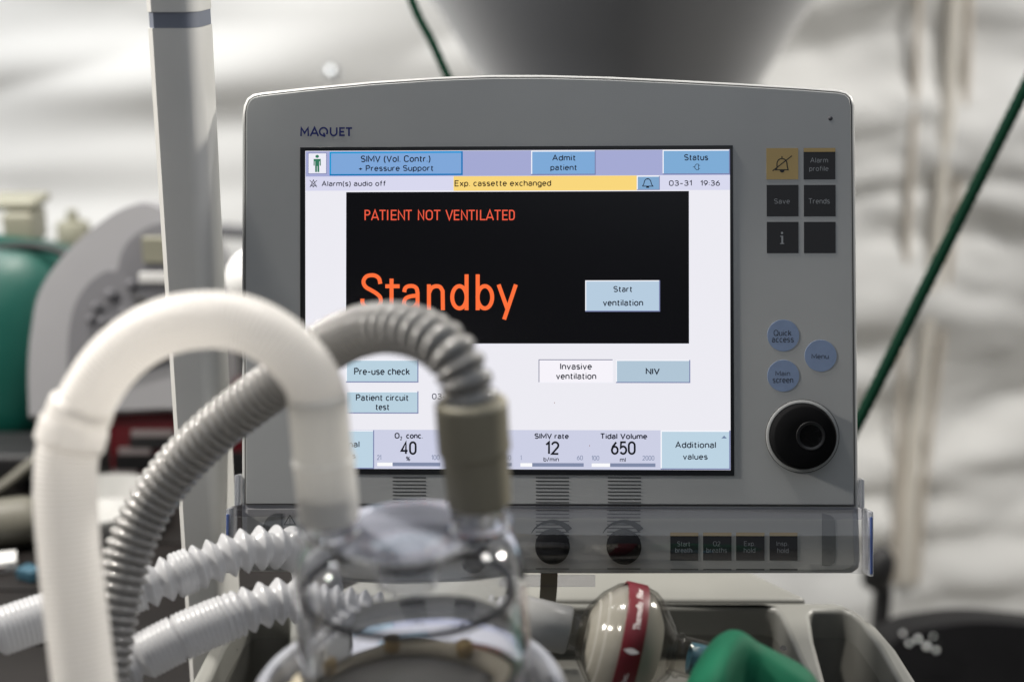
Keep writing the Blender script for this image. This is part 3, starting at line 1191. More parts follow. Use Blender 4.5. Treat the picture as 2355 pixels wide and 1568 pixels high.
# big rotary dial
X, Z = ms(3133.7, 1703.6)
b = MB()
rk = K * MS
lathe(b, (X, 0, Z), (0, 1, 0), [(0.0002, 141 * rk), (-0.0002, 140.6 * rk), (-0.0004, 139 * rk), (-0.0004, 129 * rk), (0.0003, 128 * rk)], M['panel'], 72)
lathe(b, (X, 0, Z), (0, 1, 0), [(-0.0001, 143.2 * rk), (-0.0003, 142.6 * rk), (-0.0001, 141.6 * rk)], M['groove'], 72)
ringo = b.build('dial_surround', mon)
fixn(ringo, 50)
b = MB()
dia = [(0.001, 126 * rk), (-0.004, 125 * rk), (-0.0075, 123 * rk), (-0.0088, 120 * rk), (-0.0094, 114 * rk), (-0.0094, 60 * rk)]
lathe(b, (X, 0, Z), (0, 1, 0), dia + [(-0.0094, 0)], M['knob'], 72)
dial = b.build('rotary_dial', mon)
fixn(dial, 40)
b = MB()
cxx, czz = X + 22 * rk, Z + 4 * rk
prof = [(-0.0094, 56 * rk), (-0.0099, 54 * rk), (-0.0099, 51 * rk)] + [(-0.0099 + 0.0006 * (1 - (q / 51.0) ** 2) * 3, q * rk) for q in (46, 38, 28, 16, 6, 0.001)]
lathe(b, (cxx, 0, czz), (0, 1, 0), prof, M['black'], 48)
fixn(b.build('finger_dimple', dial), 50)

# printed stripes below the display (they run on under the cover)
for gx0, gx1 in ((1534, 1664), (1815, 1943), (2093, 2223), (2374, 2504)):
    b = MB()
    for q in range(9):
        rect_s(b, gx0, 1863.5 + q * 13.85, gx1, 1867.2 + q * 13.85, -0.0002, M['ink'])
    b.build('printed_stripes', mon)

# ---------------------------------------------------------------- lower control strip under the clear cover
b = MB()
strip = [mm_(*a) for a in ((566, 1169), (1962, 1172), (1966, 1290), (1958, 1306), (1940, 1312), (590, 1308), (572, 1302), (566, 1288))]
v, f = fill2d([strip], 0.0010, 0.0006, 2, -0.0006)
b.add(v, f, M['strip'], True, to_mon(0.0026))
ctrl = fixn(b.build('control_strip', mon), 50)
for gx0, gx1 in ((1534, 1664), (1815, 1943), (2093, 2223), (2372, 2502)):
    b = MB()
    for q in range(9):
        rect_s(b, gx0, 1992 + q * 14.0, gx1, 1995.5 + q * 14.0, 0.0008, M['ink'])
    gm = (gx0 + gx1) / 2
    # wedge shaped swing mark
    for q in range(14):
        a0, a1 = 205 + q * 8.6, 205 + (q + 1) * 8.6
        wq0, wq1 = 2 + q * 1.7, 2 + (q + 1) * 1.7
        pp = [(gm - 4 + (86 + s * wv) * math.cos(R(a)), 2116 + (86 + s * wv) * 0.92 * math.sin(R(a))) for a, wv, s in ((a0, wq0, -.5), (a1, wq1, -.5), (a1, wq1, .5), (a0, wq0, .5))]
        pq = [ms(*c) for c in pp]
        b.add([(c[0], 0.0006, c[1]) for c in pq], [(0, 1, 2, 3)], M['ink'])
    rect_s(b, gx0, 2220, gx1, 2224, 0.0008, M['ink'])
    b.build('printed_stripes', ctrl)
    X, Z = ms(gm, 2134)
    b = MB()
    r0 = 68 * rk
    lathe(b, (X, 0.001, Z), (0, 1, 0), [(0.0006, r0), (-0.004, r0 * 0.985), (-0.0075, r0 * 0.93), (-0.0092, r0 * 0.8), (-0.0096, r0 * 0.5), (-0.0096, 0)], M['knob'], 48)
    fixn(b.build('control_knob', mon), 60)


def small_key(x0, x1, l1, l2):
    def ex(b, y):
        rect_s(b, x0, 2080, x1, 2093.5, y, M['gold'])
        text_s(b, *l1, y, M['key_text'], weight=0.11)
        text_s(b, *l2, y, M['key_text'], weight=0.11)
        rect_s(b, x0, 2222, x1, 2227, y, M['ink'])
    key(x0, 2081, x1, 2189, M['key'], ex, yy=0.0008, parent=ctrl)


small_key(2619, 2728, ('Start', 2646, 2114, 2696, 2134), ('breath', 2638, 2139, 2704, 2159))
small_key(2747, 2858, ('O2', 2786, 2114, 2814, 2133), ('breaths', 2760, 2139, 2840, 2159))
small_key(2876, 2987, ('Exp.', 2907, 2114, 2950, 2137), ('hold', 2906, 2139, 2951, 2159))
small_key(3007, 3116, ('Insp.', 3034, 2114, 3080, 2137), ('hold', 3037, 2140, 3081, 2160))
# warning print at the left end of the strip
b = MB()
gq = [(1019, 2040)]
blob = [mm_(*a) for a in smooth2([(602, 1250), (603, 1215), (612, 1193), (630, 1181), (650, 1180)], 5)] + [mm_(650, 1250)]
b.add([(a[0], 0.0008, a[1]) for a in blob], [list(range(len(blob)))[::-1]], M['grey_key'])
b.build('grey_patch', ctrl)
b = MB()
blob2 = [mm_(*a) for a in [(1890, 1180)] + smooth2([(1895, 1181), (1912, 1186), (1920, 1200), (1922, 1250), (1920, 1290), (1908, 1300)], 5) + [(1890, 1300)]]
b.add([(a[0], 0.0008, a[1]) for a in blob2], [list(range(len(blob2)))[::-1]], M['grey_key'])
b.build('grey_patch', ctrl)
b = MB()
stroke(b, [(646, 1182), (646, 1230)], 0.0004, 0.0006, M['ink'], mp=mm_)
stroke(b, [(653, 1206), (667, 1206), (679, 1206), (666, 1184)], 0.0005, 0.0006, M['ink'], True, mm_)
stroke(b, [(666, 1190), (666, 1200)], 0.0004, 0.0006, M['ink'], mp=mm_)
stroke(b, [(666, 1202), (666, 1204)], 0.0004, 0.0006, M['ink'], mp=mm_)
b.build('warning_print', ctrl)

# clear hinged cover: a bulging sheet
b = MB()
xl, xr = mm_(537, 1230)[0], mm_(1988, 1240)[0]
zt, zb = mm_(1264, 1163)[1], mm_(1264, 1311)[1]
cs = []
for q in range(25):
    t = q / 24.0
    z = zt + (zb - zt) * t
    y = -0.0060 - 0.0095 * math.sin(math.pi * t) ** 0.9
    cs.append((y, z))
th = 0.0014
cols = 3
sec = cs + [(y + th if 0 < i < 24 else y + th * 0.9, z + (th if i == 24 else (-th if i == 0 else 0))) for i, (y, z) in list(enumerate(cs))[::-1]]
verts, faces = [], []
for X in (xl, xr):
    for (y, z) in sec:
        verts.append((X, y, z))
n = len(sec)
for q in range(n):
    faces.append((q, (q + 1) % n, n + (q + 1) % n, n + q))
b.add(verts, faces, M['cover'], True)
cover = b.build('clear_cover', mon)
fixn(cover, 50)
# lip along the top of the cover
b = MB()
v, f = box_data(xl + 0.002, xr - 0.002, -0.0052, -0.0022, zt - 0.0065, zt + 0.0005)
b.add(v, f, M['cover_rim'])
bevel(b.build('cover_lip', cover), 0.0008, 2)
for sgn, xp0, xp1, tb0, tb1, ytab in ((-1, 531, 541, 537, 548, 1092), (1, 1985, 1996, 1978, 1989, 1102)):
    b = MB()
    X0, X1 = mm_(xp0, 1230)[0], mm_(xp1, 1230)[0]
    v, f = box_data(X0, X1, -0.014, 0.006, zb - 0.0005, zt - 0.001)
    b.add(v, f, M['clip'])
    o = bevel(b.build('end_cap', cover), 0.0008, 2)
    b = MB()
    xe = X0 + 0.0006 if sgn < 0 else X1 - 0.0020
    v, f = box_data(xe, xe + 0.0014, -0.0148, -0.0120, zb + 0.001, zt - 0.004)
    b.add(v, f, M['blue_edge'])
    bevel(b.build('blue_edge', o), 0.0004, 2)
    b = MB()
    X0, X1 = mm_(tb0, 1130)[0], mm_(tb1, 1130)[0]
    v, f = box_data(X0, X1, 0.001, 0.012, zt - 0.001, mm_(tb0, ytab)[1])
    b.add(v, f, M['clip'])
    bevel(b.build('hinge_tab', cover), 0.0012, 3)

# ================================================================== THE CART BELOW THE MONITOR
RZ = P(1264, 1390, 0.94).z


def gxy(x, y):
    q = G(x, y, RZ)
    return q.x, q.y


cx0 = gxy(1264, 1390)[0]
cy0 = gxy(1264, 1500)[1]


def sym(pts):
    """right half given (from the mid line outwards and back); mirrored"""
    rt = [gxy(*a) for a in pts]
    return rt + [(2 * cx0 - a, c) for a, c in rt[::-1]]


cart = thing('ventilator_cart', 'pale grey ventilator cart top with a recessed tray and side handles', 'cart', (cx0, 0.86, 0.0))
out_r = sym([(1290, 1383), (1850, 1383), (1915, 1384), (1945, 1391), (1975, 1406), (2015, 1438), (2060, 1490), (2110, 1568), (2150, 1650), (2165, 1740), (1290, 1760)])
tray_r = sym([(1290, 1394), (1755, 1394), (1780, 1399), (1792, 1411), (1804, 1436), (1862, 1568), (1890, 1640), (1896, 1720), (1290, 1735)])
hr = [gxy(*a) for a in [(1863, 1412), (1872, 1402), (1935, 1401), (1955, 1408), (1975, 1424), (2020, 1486), (2066, 1568), (2092, 1640), (2080, 1700), (1950, 1700), (1925, 1640), (1899, 1568), (1872, 1470)]]
hl = [(2 * cx0 - a, c) for a, c in hr]
v, f = fill2d([out_r, tray_r, hr, hl], 0.012, 0.0035, 4, -0.0035)
b = MB()
b.add(v, f, M['cart'], True, lambda p: (p.x, p.y, RZ + p.z - 0.0155))
fixn(b.build('rim', cart, cart.location), 60)
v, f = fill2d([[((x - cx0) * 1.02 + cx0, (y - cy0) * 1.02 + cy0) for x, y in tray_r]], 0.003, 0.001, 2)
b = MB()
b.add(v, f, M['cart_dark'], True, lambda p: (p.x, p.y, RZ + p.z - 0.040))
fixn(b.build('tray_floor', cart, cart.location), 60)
# walls of the tray
b = MB()
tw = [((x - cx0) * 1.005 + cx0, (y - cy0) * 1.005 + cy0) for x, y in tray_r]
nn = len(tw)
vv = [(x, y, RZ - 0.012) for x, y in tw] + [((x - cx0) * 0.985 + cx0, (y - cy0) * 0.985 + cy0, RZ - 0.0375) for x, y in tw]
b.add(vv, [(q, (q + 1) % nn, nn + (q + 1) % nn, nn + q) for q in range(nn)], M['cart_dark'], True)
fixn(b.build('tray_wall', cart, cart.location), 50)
# handle wells
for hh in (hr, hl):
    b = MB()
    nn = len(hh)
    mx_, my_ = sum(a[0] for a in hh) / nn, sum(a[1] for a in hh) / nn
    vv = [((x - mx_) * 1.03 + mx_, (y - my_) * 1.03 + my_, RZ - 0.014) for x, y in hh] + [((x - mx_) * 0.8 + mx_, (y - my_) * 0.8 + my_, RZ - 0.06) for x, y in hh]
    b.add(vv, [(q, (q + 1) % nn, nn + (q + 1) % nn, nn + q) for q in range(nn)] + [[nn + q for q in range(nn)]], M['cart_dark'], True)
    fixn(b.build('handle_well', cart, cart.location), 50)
# flat deck behind the tray, under the monitor
b = MB()
hump = sym([(1290, 1386), (1840, 1386), (1850, 1382), (1844, 1378), (1726, 1321), (1640, 1282), (1560, 1262), (1290, 1258)])
v, f = fill2d([hump], 0.010, 0.003, 4, -0.003)
b.add(v, f, M['cart'], True, lambda p: (p.x, p.y, RZ + p.z - 0.0105))
fixn(b.build('rear_deck', cart, cart.location), 60)
# body of the cart under the rim
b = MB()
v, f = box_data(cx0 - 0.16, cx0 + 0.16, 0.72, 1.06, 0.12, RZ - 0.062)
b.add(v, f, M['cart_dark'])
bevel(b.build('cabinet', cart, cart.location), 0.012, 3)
for sx in (-0.12, 0.12):
    for yy in (0.76, 1.02):
        b = MB()
        v, f = box_data(cx0 + sx - 0.016, cx0 + sx + 0.016, yy - 0.02, yy + 0.02, 0.06, 0.125)
        b.add(v, f, M['steel'])
        cst = bevel(b.build('castor', cart, cart.location), 0.004, 2)
        b = MB()
        lathe(b, (cx0 + sx, yy, 0.0605), (1, 0, 0), [(-0.012, 0.05), (-0.010, 0.06), (0.010, 0.06), (0.012, 0.05)], M['dark'], 24)
        b.build('wheel', cst, cart.location)
# strap and clear label holder under the monitor
b = MB()
pt = [P(1243, 1318, 0.832), P(1282, 1318, 0.832), P(1281, 1352, 0.845), P(1276, 1402, 0.925), P(1238, 1400, 0.925), P(1242, 1352, 0.845)]
bk = [q + FWD * 0.002 for q in pt]
b.add(pt + bk, [(0, 1, 2, 5), (5, 2, 3, 4), (6, 11, 8, 7), (11, 10, 9, 8), (0, 5, 11, 6), (5, 4, 10, 11), (1, 7, 8, 2), (2, 8, 9, 3), (4, 3, 9, 10), (0, 6, 7, 1)], M['strap'])
fixn(b.build('strap', cart, cart.location), 40)
b = MB()
for (xa, ya, xb, yb, mm, dd) in ((1200, 1322, 1369, 1349, 'cover_rim', 0.842),):
    q = [P(xa, ya, dd), P(xb, ya, dd), P(xb, yb, dd), P(xa, yb, dd)]
    kq = [p_ + FWD * 0.003 for p_ in q]
    b.add(q + kq, [(0, 3, 2, 1), (4, 5, 6, 7), (0, 1, 5, 4), (1, 2, 6, 5), (2, 3, 7, 6), (3, 0, 4, 7)], M[mm])
bevel(b.build('label_holder', cart, cart.location), 0.0006, 2)
# speck of dirt in the tray
b = MB()
sp = [G(1800 + dx, 1488 + dy, RZ + 0.0012) for dx, dy in ((-10, 2), (-2, -6), (6, -4), (10, 4), (2, 8))]
b.add(sp, [(0, 4, 3, 2, 1)], M['dark'])
b.build('scuff_mark', cart, cart.location)

# ================================================================== POLE LEFT OF THE MONITOR
py_ = 0.79
pb = PY(471, 1400, py_)
pole = thing('equipment_pole', 'pale grey square support pole standing left of the monitor', 'pole', (pb.x, py_, 0))
a0, a1 = PY(333, 0, py_), PY(450, 0, py_)
c0, c1_ = PY(424, 1400, py_), PY(522, 1400, py_)
# slightly leaning: interpolate the two measured ends of the column


def pole_box(ya, yb, grow, m, name):
    pts = []
    for yy in (ya, yb):
        t = yy / 1400.0
        xl_, xr_ = 333 + (424 - 333) * t, 450 + (522 - 450) * t
        dp = py_ + 0.012 * t
        L_, R_ = PY(xl_, yy, dp), PY(xr_, yy, dp)
        pts.append((L_.x - grow, R_.x + grow, dp - grow, L_.z))
    vv = []
    for (l, r, d, z) in pts:
        wd = r - l
        prof = [(l, d + 0.003), (l + 0.003, d)] + [(l + wd * 0.66, d)]
        for q in range(1, 9):
            an = R(90.0 * q / 8)
            prof.append((l + wd * 0.66 + (wd * 0.34) * math.sin(an), d + wd * 0.55 * (1 - math.cos(an))))
        prof += [(r, d + 0.040), (r - 0.004, d + 0.044), (l + 0.003, d + 0.044), (l, d + 0.041)]
        vv.append([(x, y, z) for x, y in prof])
    n = len(vv[0])
    b = MB()
    b.add(vv[0] + vv[1], [(q, (q + 1) % n, n + (q + 1) % n, n + q) for q in range(n)] + [list(range(n)), [n + q for q in range(n)][::-1]], m, True)
    return fixn(b.build(name, pole, pole.location), 30)


pole_box(66.5, 2300, 0, M['pole'], 'column')
pole_box(29.5, 66, -0.0007, M['pole_band'], 'collar')
pole_box(-420, 29, 0, M['pole'], 'upper_section')

# ================================================================== HUMIDIFIER CHAMBER AND ITS BASE
CD = 0.600
ctop = P(935, 1222, CD)                 # centre of the chamber's top plate
CR = 0.0495
hum = thing('humidifier_chamber', 'clear round humidifier water chamber with two ports in the foreground', 'humidifier chamber', ctop - Vector((0, 0, 0.086)))
ho = hum.location
Zx = Vector((0, 0, 1))


def shell(prof, th):
    """close an outer profile with an inner one th inside it"""
    inn = []
    for i, (a, r) in enumerate(prof):
        p0 = Vector(prof[max(0, i - 1)])
        p1 = Vector(prof[min(len(prof) - 1, i + 1)])
        t = (p1 - p0).normalized()
        nr = Vector((-t.y, t.x))
        inn.append((a - nr.x * th, max(0.00001, r - nr.y * th)))
    return prof + inn[::-1]


AX = Vector((-0.045, 0.0, 1.0)).normalized()
b = MB()
outp = [(-0.078, CR + 0.001), (-0.05, CR + 0.0005), (-0.026, CR), (-0.020, CR - 0.0003), (-0.015, CR - 0.0011), (-0.0105, CR - 0.0025), (-0.0068, CR - 0.0046), (-0.0040, CR - 0.0071), (-0.0019, CR - 0.0099), (-0.0006, CR - 0.0130), (0.0, CR - 0.0165), (0.0, 0.0003)]
inp = [(-0.078, CR - 0.0012), (-0.05, CR - 0.0017), (-0.026, CR - 0.0022), (-0.0203, CR - 0.0025), (-0.0155, CR - 0.0032), (-0.0115, CR - 0.0045), (-0.0083, CR - 0.0063), (-0.0058, CR - 0.0086), (-0.0039, CR - 0.0110), (-0.0027, CR - 0.0137), (-0.0022, CR - 0.0168), (-0.0022, 0.0003)]
lathe(b, ctop, AX, outp + inp[::-1], M['glass'], 96, closed=True)
b.build('dome', hum, ho)
# ports
pl0, pr0 = P(757, 1235, CD), P(1104, 1232, CD)
pl0 = Vector((pl0.x, ctop.y, ctop.z - 0.0009))
pr0 = Vector((pr0.x, ctop.y, ctop.z + 0.0019))
for q in (pl0, pr0):
    b = MB()
    lathe(b, q, AX, [(0, 0.0140), (0.0035, 0.0136), (0.005, 0.0122), (0.019, 0.0114), (0.019, 0.0098), (0.006, 0.0102), (0, 0.0106)], M['glass'], 56, closed=True)
    b.build('port', hum, ho)
# ribs under the top plate and inner tube
b = MB()
lathe(b, ctop - Zx * 0.003, -Zx, [(0, 0.0135), (0.020, 0.0130), (0.020, 0.0114), (0, 0.0118)], M['glass_thin'], 48, closed=True)
b.build('feed_tube', hum, ho)
# condensation inside the wall; pale blue disc paints a reflection on the top plate
b = MB()
lathe(b, ctop, AX, [(-0.070, CR - 0.0030), (-0.045, CR - 0.0031), (-0.0215, CR - 0.0034), (-0.0165, CR - 0.0042), (-0.0125, CR - 0.0056), (-0.0093, CR - 0.0074), (-0.0068, CR - 0.0097), (-0.0049, CR - 0.0121)], M['mist'], 96)
b.f = [q for q in b.f if len(q) == 4]
b.m, b.s = b.m[:len(b.f)], b.s[:len(b.f)]
b.build('condensation', hum, ho)
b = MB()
lathe(b, ctop + AX * 0.0004, AX, [(0.0, CR - 0.018), (0.0012, CR - 0.019), (0.0012, 0.0)], M['sheen_top'], 72)
fixn(b.build('sheen_disc', hum, ho), 40)
# dark sealing ring
b = MB()
zr = ctop - Zx * 0.0255
lathe(b, zr, Zx, [(0.0016 * math.sin(t), CR - 0.0050 + 0.0016 * math.cos(t)) for t in [2 * math.pi * k / 12 for k in range(12)]], M['seal'], 96, closed=True)
b.build('sealing_ring', hum, ho)
b = MB()
lathe(b, ctop - Zx * 0.080, Zx, [(-0.004, CR + 0.006), (0.0, CR + 0.007), (0.003, CR + 0.006), (0.0042, CR + 0.002), (0.0035, CR - 0.003), (0.0, CR - 0.0045), (-0.004, CR - 0.004)], M['cream'], 96, closed=True)
base_ring = b.build('base_ring', hum, ho)
for a in (105, 150, 60, 205, 330):
    b = MB()
    q = ctop - Zx * 0.0755 + Vector((math.cos(R(a)), math.sin(R(a)), 0)) * (CR - 0.004)
    lathe(b, q, Zx, [(-0.003, 0.004), (0.003, 0.004), (0.004, 0.003)], M['brass'], 16)
    b.build('brass_stud', base_ring, ho)
b = MB()
lathe(b, ctop - Zx * 0.084, Zx, [(0, CR - 0.005), (0.002, CR - 0.006), (0.0026, 0.02), (0.0026, 0.0)], M['steel'], 72)
b.build('base_plate', hum, ho)

humb = thing('humidifier', 'grey humidifier heater base with a round collar under the clear chamber', 'humidifier', ctop - Zx * 0.20)
b = MB()
zc = ctop - Zx * 0.080
lathe(b, zc, Zx, [(-0.020, 0.060), (0.0, 0.0605), (0.007, 0.0605), (0.0095, 0.0625), (0.0095, 0.0660), (0.006, 0.0685), (-0.02, 0.072), (-0.035, 0.074), (-0.035, 0.060)], M['collar'], 96, closed=True)
fixn(b.build('collar', humb, humb.location), 50)
b = MB()
v, f = box_data(ctop.x - 0.075, ctop.x + 0.075, ctop.y - 0.085, ctop.y + 0.075, ctop.z - 0.20, ctop.z - 0.112)
b.add(v, f, M['collar'])
bevel(b.build('housing', humb, humb.location), 0.012, 3)
b = MB()
lathe(b, ctop - Zx * 0.112, Zx, [(0, 0.062), (0.0265, 0.058), (0.0275, 0.055), (0.0275, 0.0)], M['steel'], 64)
b.build('heater_plate', humb, humb.location)

# ================================================================== WHITE SMOOTH HOSE
wh = thing('white_hose', 'thick milky white hose arching into the left port of the clear chamber', 'hose', P(190, 1640, 0.585))
wo = wh.location
b = MB()


def fine(r, pitch, amp):
    return lambda s, L: r + amp * math.sin(2 * math.pi * s / pitch)


sweep(b, [P(*a) for a in [(212, 1720, 0.59), (193, 1560, 0.59), (168, 1350, 0.59), (152, 1180, 0.590), (152, 1070, 0.590), (160, 1016, 0.5895)]],
      fine(0.0128, 0.0022, 0.00024), M['white_hose'], ds=0.0004, sides=48, cap=False)
b.build('lower_tube', wh, wo)
b = MB()
arcp = [(190, 942, 0.5875), (208, 905, 0.586), (250, 842, 0.584), (312, 786, 0.582), (390, 748, 0.580), (478, 735, 0.579), (560, 745, 0.579), (632, 780, 0.579), (688, 832, 0.581), (722, 886, 0.583), (733, 930, 0.5855)]
sweep(b, [P(*a) for a in arcp], fine(0.0117, 0.0022, 0.00028), M['white_hose'], ds=0.0004, sides=48, cap=False)
b.build('arched_tube', wh, wo)
for pts, r0 in (([(157, 1028, 0.5895), (172, 975, 0.589), (192, 926, 0.5875)], 0.0144),):
    b = MB()
    sweep(b, [P(*a) for a in pts], lambda s, L, r0=r0: r0 - (0.0018 * max(0, 1 - s / 0.0015) ** 2) - (0.0022 * max(0, 1 - (L - s) / 0.0015) ** 2) - (0.0010 if s > L * 0.5 else 0), M['white_hose'], ds=0.0003, sides=48, cap=False)
    b.build('joint_cuff', wh, wo)
b = MB()
cuffp = [PY(730, 905, ctop.y), PY(738, 1000, ctop.y), PY(752, 1130, ctop.y), PY(758, 1195, ctop.y)]


def cuff_r(s, L):
    r = 0.01235 if s < 0.028 else 0.0128
    r += 0.0004 * math.exp(-((s - 0.029) / 0.0012) ** 2)
    r -= 0.0012 * max(0, 1 - s / 0.0025) ** 2 + 0.0010 * max(0, 1 - (L - s) / 0.002) ** 2
    return r


sweep(b, cuffp, cuff_r, M['cuff'], ds=0.0004, sides=48)
b.build('port_cuff', wh, wo)

# ================================================================== GREY CORRUGATED HOSE
gh = thing('corrugated_hose', 'shiny grey corrugated hose arching behind the white hose to the right port', 'hose', P(250, 1640, 0.70))
go = gh.location
b = MB()
ghp = [(1090, 965, 0.588), (1078, 905, 0.585), (1062, 855, 0.585), (1022, 800, 0.588), (955, 763, 0.598), (880, 753, 0.613), (810, 768, 0.630), (735, 808, 0.650), (655, 868, 0.672),
       (575, 925, 0.684), (490, 992, 0.692), (410, 1072, 0.698), (345, 1160, 0.700), (300, 1255, 0.698), (272, 1360, 0.694), (252, 1460, 0.690), (240, 1560, 0.685), (235, 1660, 0.68)]


def gh_r(s, L):
    if s < 0.075:
        ph = s / 0.0064
    else:
        ph = 0.075 / 0.0064 + (s - 0.075) / 0.0050
    sh = 0.0100 if s < 0.075 else 0.0100 + min(1, (s - 0.075) / 0.06) * 0.0011
    k = abs(math.sin(math.pi * ph))
    am = 0.0036 if s < 0.09 else 0.0030
    return sh - am * 0.6 + am * k ** 0.65


sweep(b, [P(*a) for a in ghp], gh_r, M['grey_hose'], ds=0.0004, sides=44)
b.build('corrugated_tube', gh, go)
b = MB()


def con_r(s, L):
    u = s / L
    if u < 0.44:
        r = 0.0151
    elif u < 0.50:
        r = 0.0151 - (u - 0.44) / 0.06 * 0.0010
    else:
        r = 0.0141 - (u - 0.5) * 0.0012
    r += 0.0006 * math.exp(-((u - 0.47) / 0.02) ** 2)
    r -= 0.0014 * max(0, 1 - s / 0.0022) ** 2
    r -= 0.0014 * max(0, 1 - (L - s) / 0.002) ** 2
    return r


sweep(b, [PY(1083, 918, ctop.y), PY(1088, 1000, ctop.y), PY(1097, 1090, ctop.y), PY(1102, 1160, ctop.y)], con_r, M['taupe'], ds=0.0005, sides=48)
b.build('rubber_connector', gh, go)


# ================================================================== TWO EXTENDABLE MILKY TUBES
def flex_tube(label, pts, layout, r0, base):
    t = thing('extendable_tube', label, 'tube', base, 'milky extendable tubes')
    b = MB()

    def rf(s, L):
        # layout: list of (end position, pitch, depth)
        pos = 0.0
        for (e, pitch, dep) in layout:
            if s <= e:
                ph = ((s - pos) / pitch) % 1.0
                k = abs(2 * ph - 1)
                return r0 - dep * (0.55 * k + 0.45 * (1 - math.cos(math.pi * k)) / 2)
            pos = e
        return r0 - 0.001
    sweep(b, [P(*a) for a in pts], rf, M['flex'], ds=0.00035, sides=48)
    b.build('bellows', t, base)
    return t


c1p, c1d = 0.0024, 0.0006
e1p, e1d = 0.0084, 0.0044
flex_tube('upper milky white extendable tube crossing behind the white hose', [(-60, 1475, 0.70), (0, 1452, 0.705), (100, 1418, 0.715), (200, 1388, 0.725), (300, 1358, 0.735), (390, 1328, 0.742), (470, 1298, 0.750), (545, 1270, 0.757), (615, 1258, 0.764), (675, 1262, 0.775), (712, 1290, 0.80), (725, 1350, 0.82)],
          [(0.0126, e1p, e1d), (0.051, c1p, c1d), (0.076, e1p, e1d), (0.085, c1p, c1d), (0.1018, e1p, e1d), (0.111, c1p, c1d), (0.136, e1p, e1d), (1, 0.0088, 0.0046)], 0.0122, P(-60, 1560, 0.70))
flex_tube('lower milky white extendable tube running from the white hose towards the filter', [(180, 1610, 0.71), (260, 1550, 0.715), (330, 1508, 0.72), (420, 1462, 0.726), (510, 1424, 0.733), (590, 1395, 0.740), (660, 1380, 0.746), (760, 1385, 0.75), (880, 1400, 0.75), (1000, 1412, 0.75), (1120, 1420, 0.75), (1200, 1425, 0.75)],
          [(0.037, e1p, e1d), (0.056, c1p, c1d), (0.059, 0.004, 0.002), (0.080, c1p, c1d), (0.090, 0.0034, 0.0012), (1, e1p, 0.0040)], 0.0125, P(180, 1640, 0.71))

# ================================================================== BREATHING FILTER
FD = 0.750
fa = P(1215, 1428, FD)
fb = P(1700, 1538, FD)
fx = (fb - fa).normalized()
pxm = FD / F
fil = thing('breathing_filter', 'clear breathing filter with a dark red label band below the monitor', 'filter', P(1430, 1640, FD))
fo = fil.location
f0 = P(1437, 1478, FD)                   # centre of the disc


def fp(lst):
    return [(a * pxm, r * pxm) for a, r in lst]


b = MB()
lathe(b, f0, fx, fp([(-108, 42), (-100, 66), (-72, 104), (-40, 130), (-22, 137), (-22, 134), (-38, 124), (-66, 98), (-92, 62), (-100, 38)]), M['filter_shell'], 72, closed=True)
lathe(b, f0, fx, fp([(24, 137), (48, 130), (66, 116), (90, 84), (112, 56), (114, 50), (108, 48), (88, 74), (62, 106), (44, 122), (24, 131)]), M['filter_shell'], 72, closed=True)
fixn(b.build('clear_shell', fil, fo), 60)
b = MB()
lathe(b, f0, fx, fp([(-92, 0.1), (-90, 56), (-78, 82), (-60, 104), (-38, 122), (-20, 130), (22, 130), (44, 119), (60, 98), (72, 74), (76, 66), (76, 0.1)]), M['filter'], 72)
fixn(b.build('filter_medium', fil, fo), 60)
b = MB()
lathe(b, f0, fx, fp([(-24, 134), (-24, 139), (-22, 140), (22, 140), (24, 139), (24, 134)]), M['red'], 96, closed=True)
band = fixn(b.build('label_band', fil, fo), 40)
# lettering wrapped on the band; it reads upwards on the side facing the camera
toc = (CAM - f0)
uN = (toc - fx * toc.dot(fx)).normalized()      # towards the camera
uU = uN.cross(fx)
if uU.z < 0:
    uU = -uU


def band_pt(a, along, r=140.9):
    """along = arc position (view px, positive up), a = across the band"""
    an = along / 140.0
    return f0 + fx * (a * pxm) + (uN * math.cos(an) + uU * math.sin(an)) * (r * pxm)


def band_text(mb, body, s0, s1, a0_, a1_):
    v, f = text_data(body, 0.01)
    xs, ys = [q[0] for q in v], [q[1] for q in v]
    x0, x1, y0, y1_ = min(xs), max(xs), min(ys), max(ys)
    mb.add([band_pt(a0_ + (a1_ - a0_) * (1 - (q[1] - y0) / (y1_ - y0)), s0 + (s1 - s0) * (q[0] - x0) / (x1 - x0)) for q in v], f, M['label_white'])


b = MB()
band_text(b, 'Thermoflo', 34, 104, -6, 9)
band_text(b, 'Filter', 118, 152, -6, 8)
band_text(b, 'Inc.', -92, -64, -6, 6)
leaf = [(-18 + 36 * (i / 10.0), -14 + 6.5 * math.sin(math.pi * i / 10.0)) for i in range(11)] + [(18 - 36 * (i / 10.0), -14 - 6.5 * math.sin(math.pi * i / 10.0)) for i in range(1, 10)]
b.add([band_pt(a, s) for a, s in leaf], [list(range(len(leaf)))], M['label_white'])
b.build('lettering', band, fo)
b = MB()
lathe(b, f0, fx, fp([(-250, 54), (-246, 57), (-136, 55), (-132, 51), (-132, 44), (-250, 44)]), M['frost'], 56, closed=True)
fixn(b.build('connector', fil, fo), 50)
b = MB()
lathe(b, f0, fx, fp([(-140, 40), (-100, 40), (-100, 32), (-140, 32)]), M['filter_shell'], 48, closed=True)
b.build('port', fil, fo)
b = MB()
lathe(b, f0, fx, fp([(106, 46), (120, 47), (122, 52), (130, 52), (132, 46), (230, 45), (230, 38), (106, 38)]), M['filter_shell'], 48, closed=True)
p2 = b.build('port', fil, fo)
b = MB()
lathe(b, f0, fx, fp([(150, 34), (152, 37), (260, 36), (260, 28), (150, 28)]), M['port_blue'], 40, closed=True)
b.build('blue_insert', p2, fo)

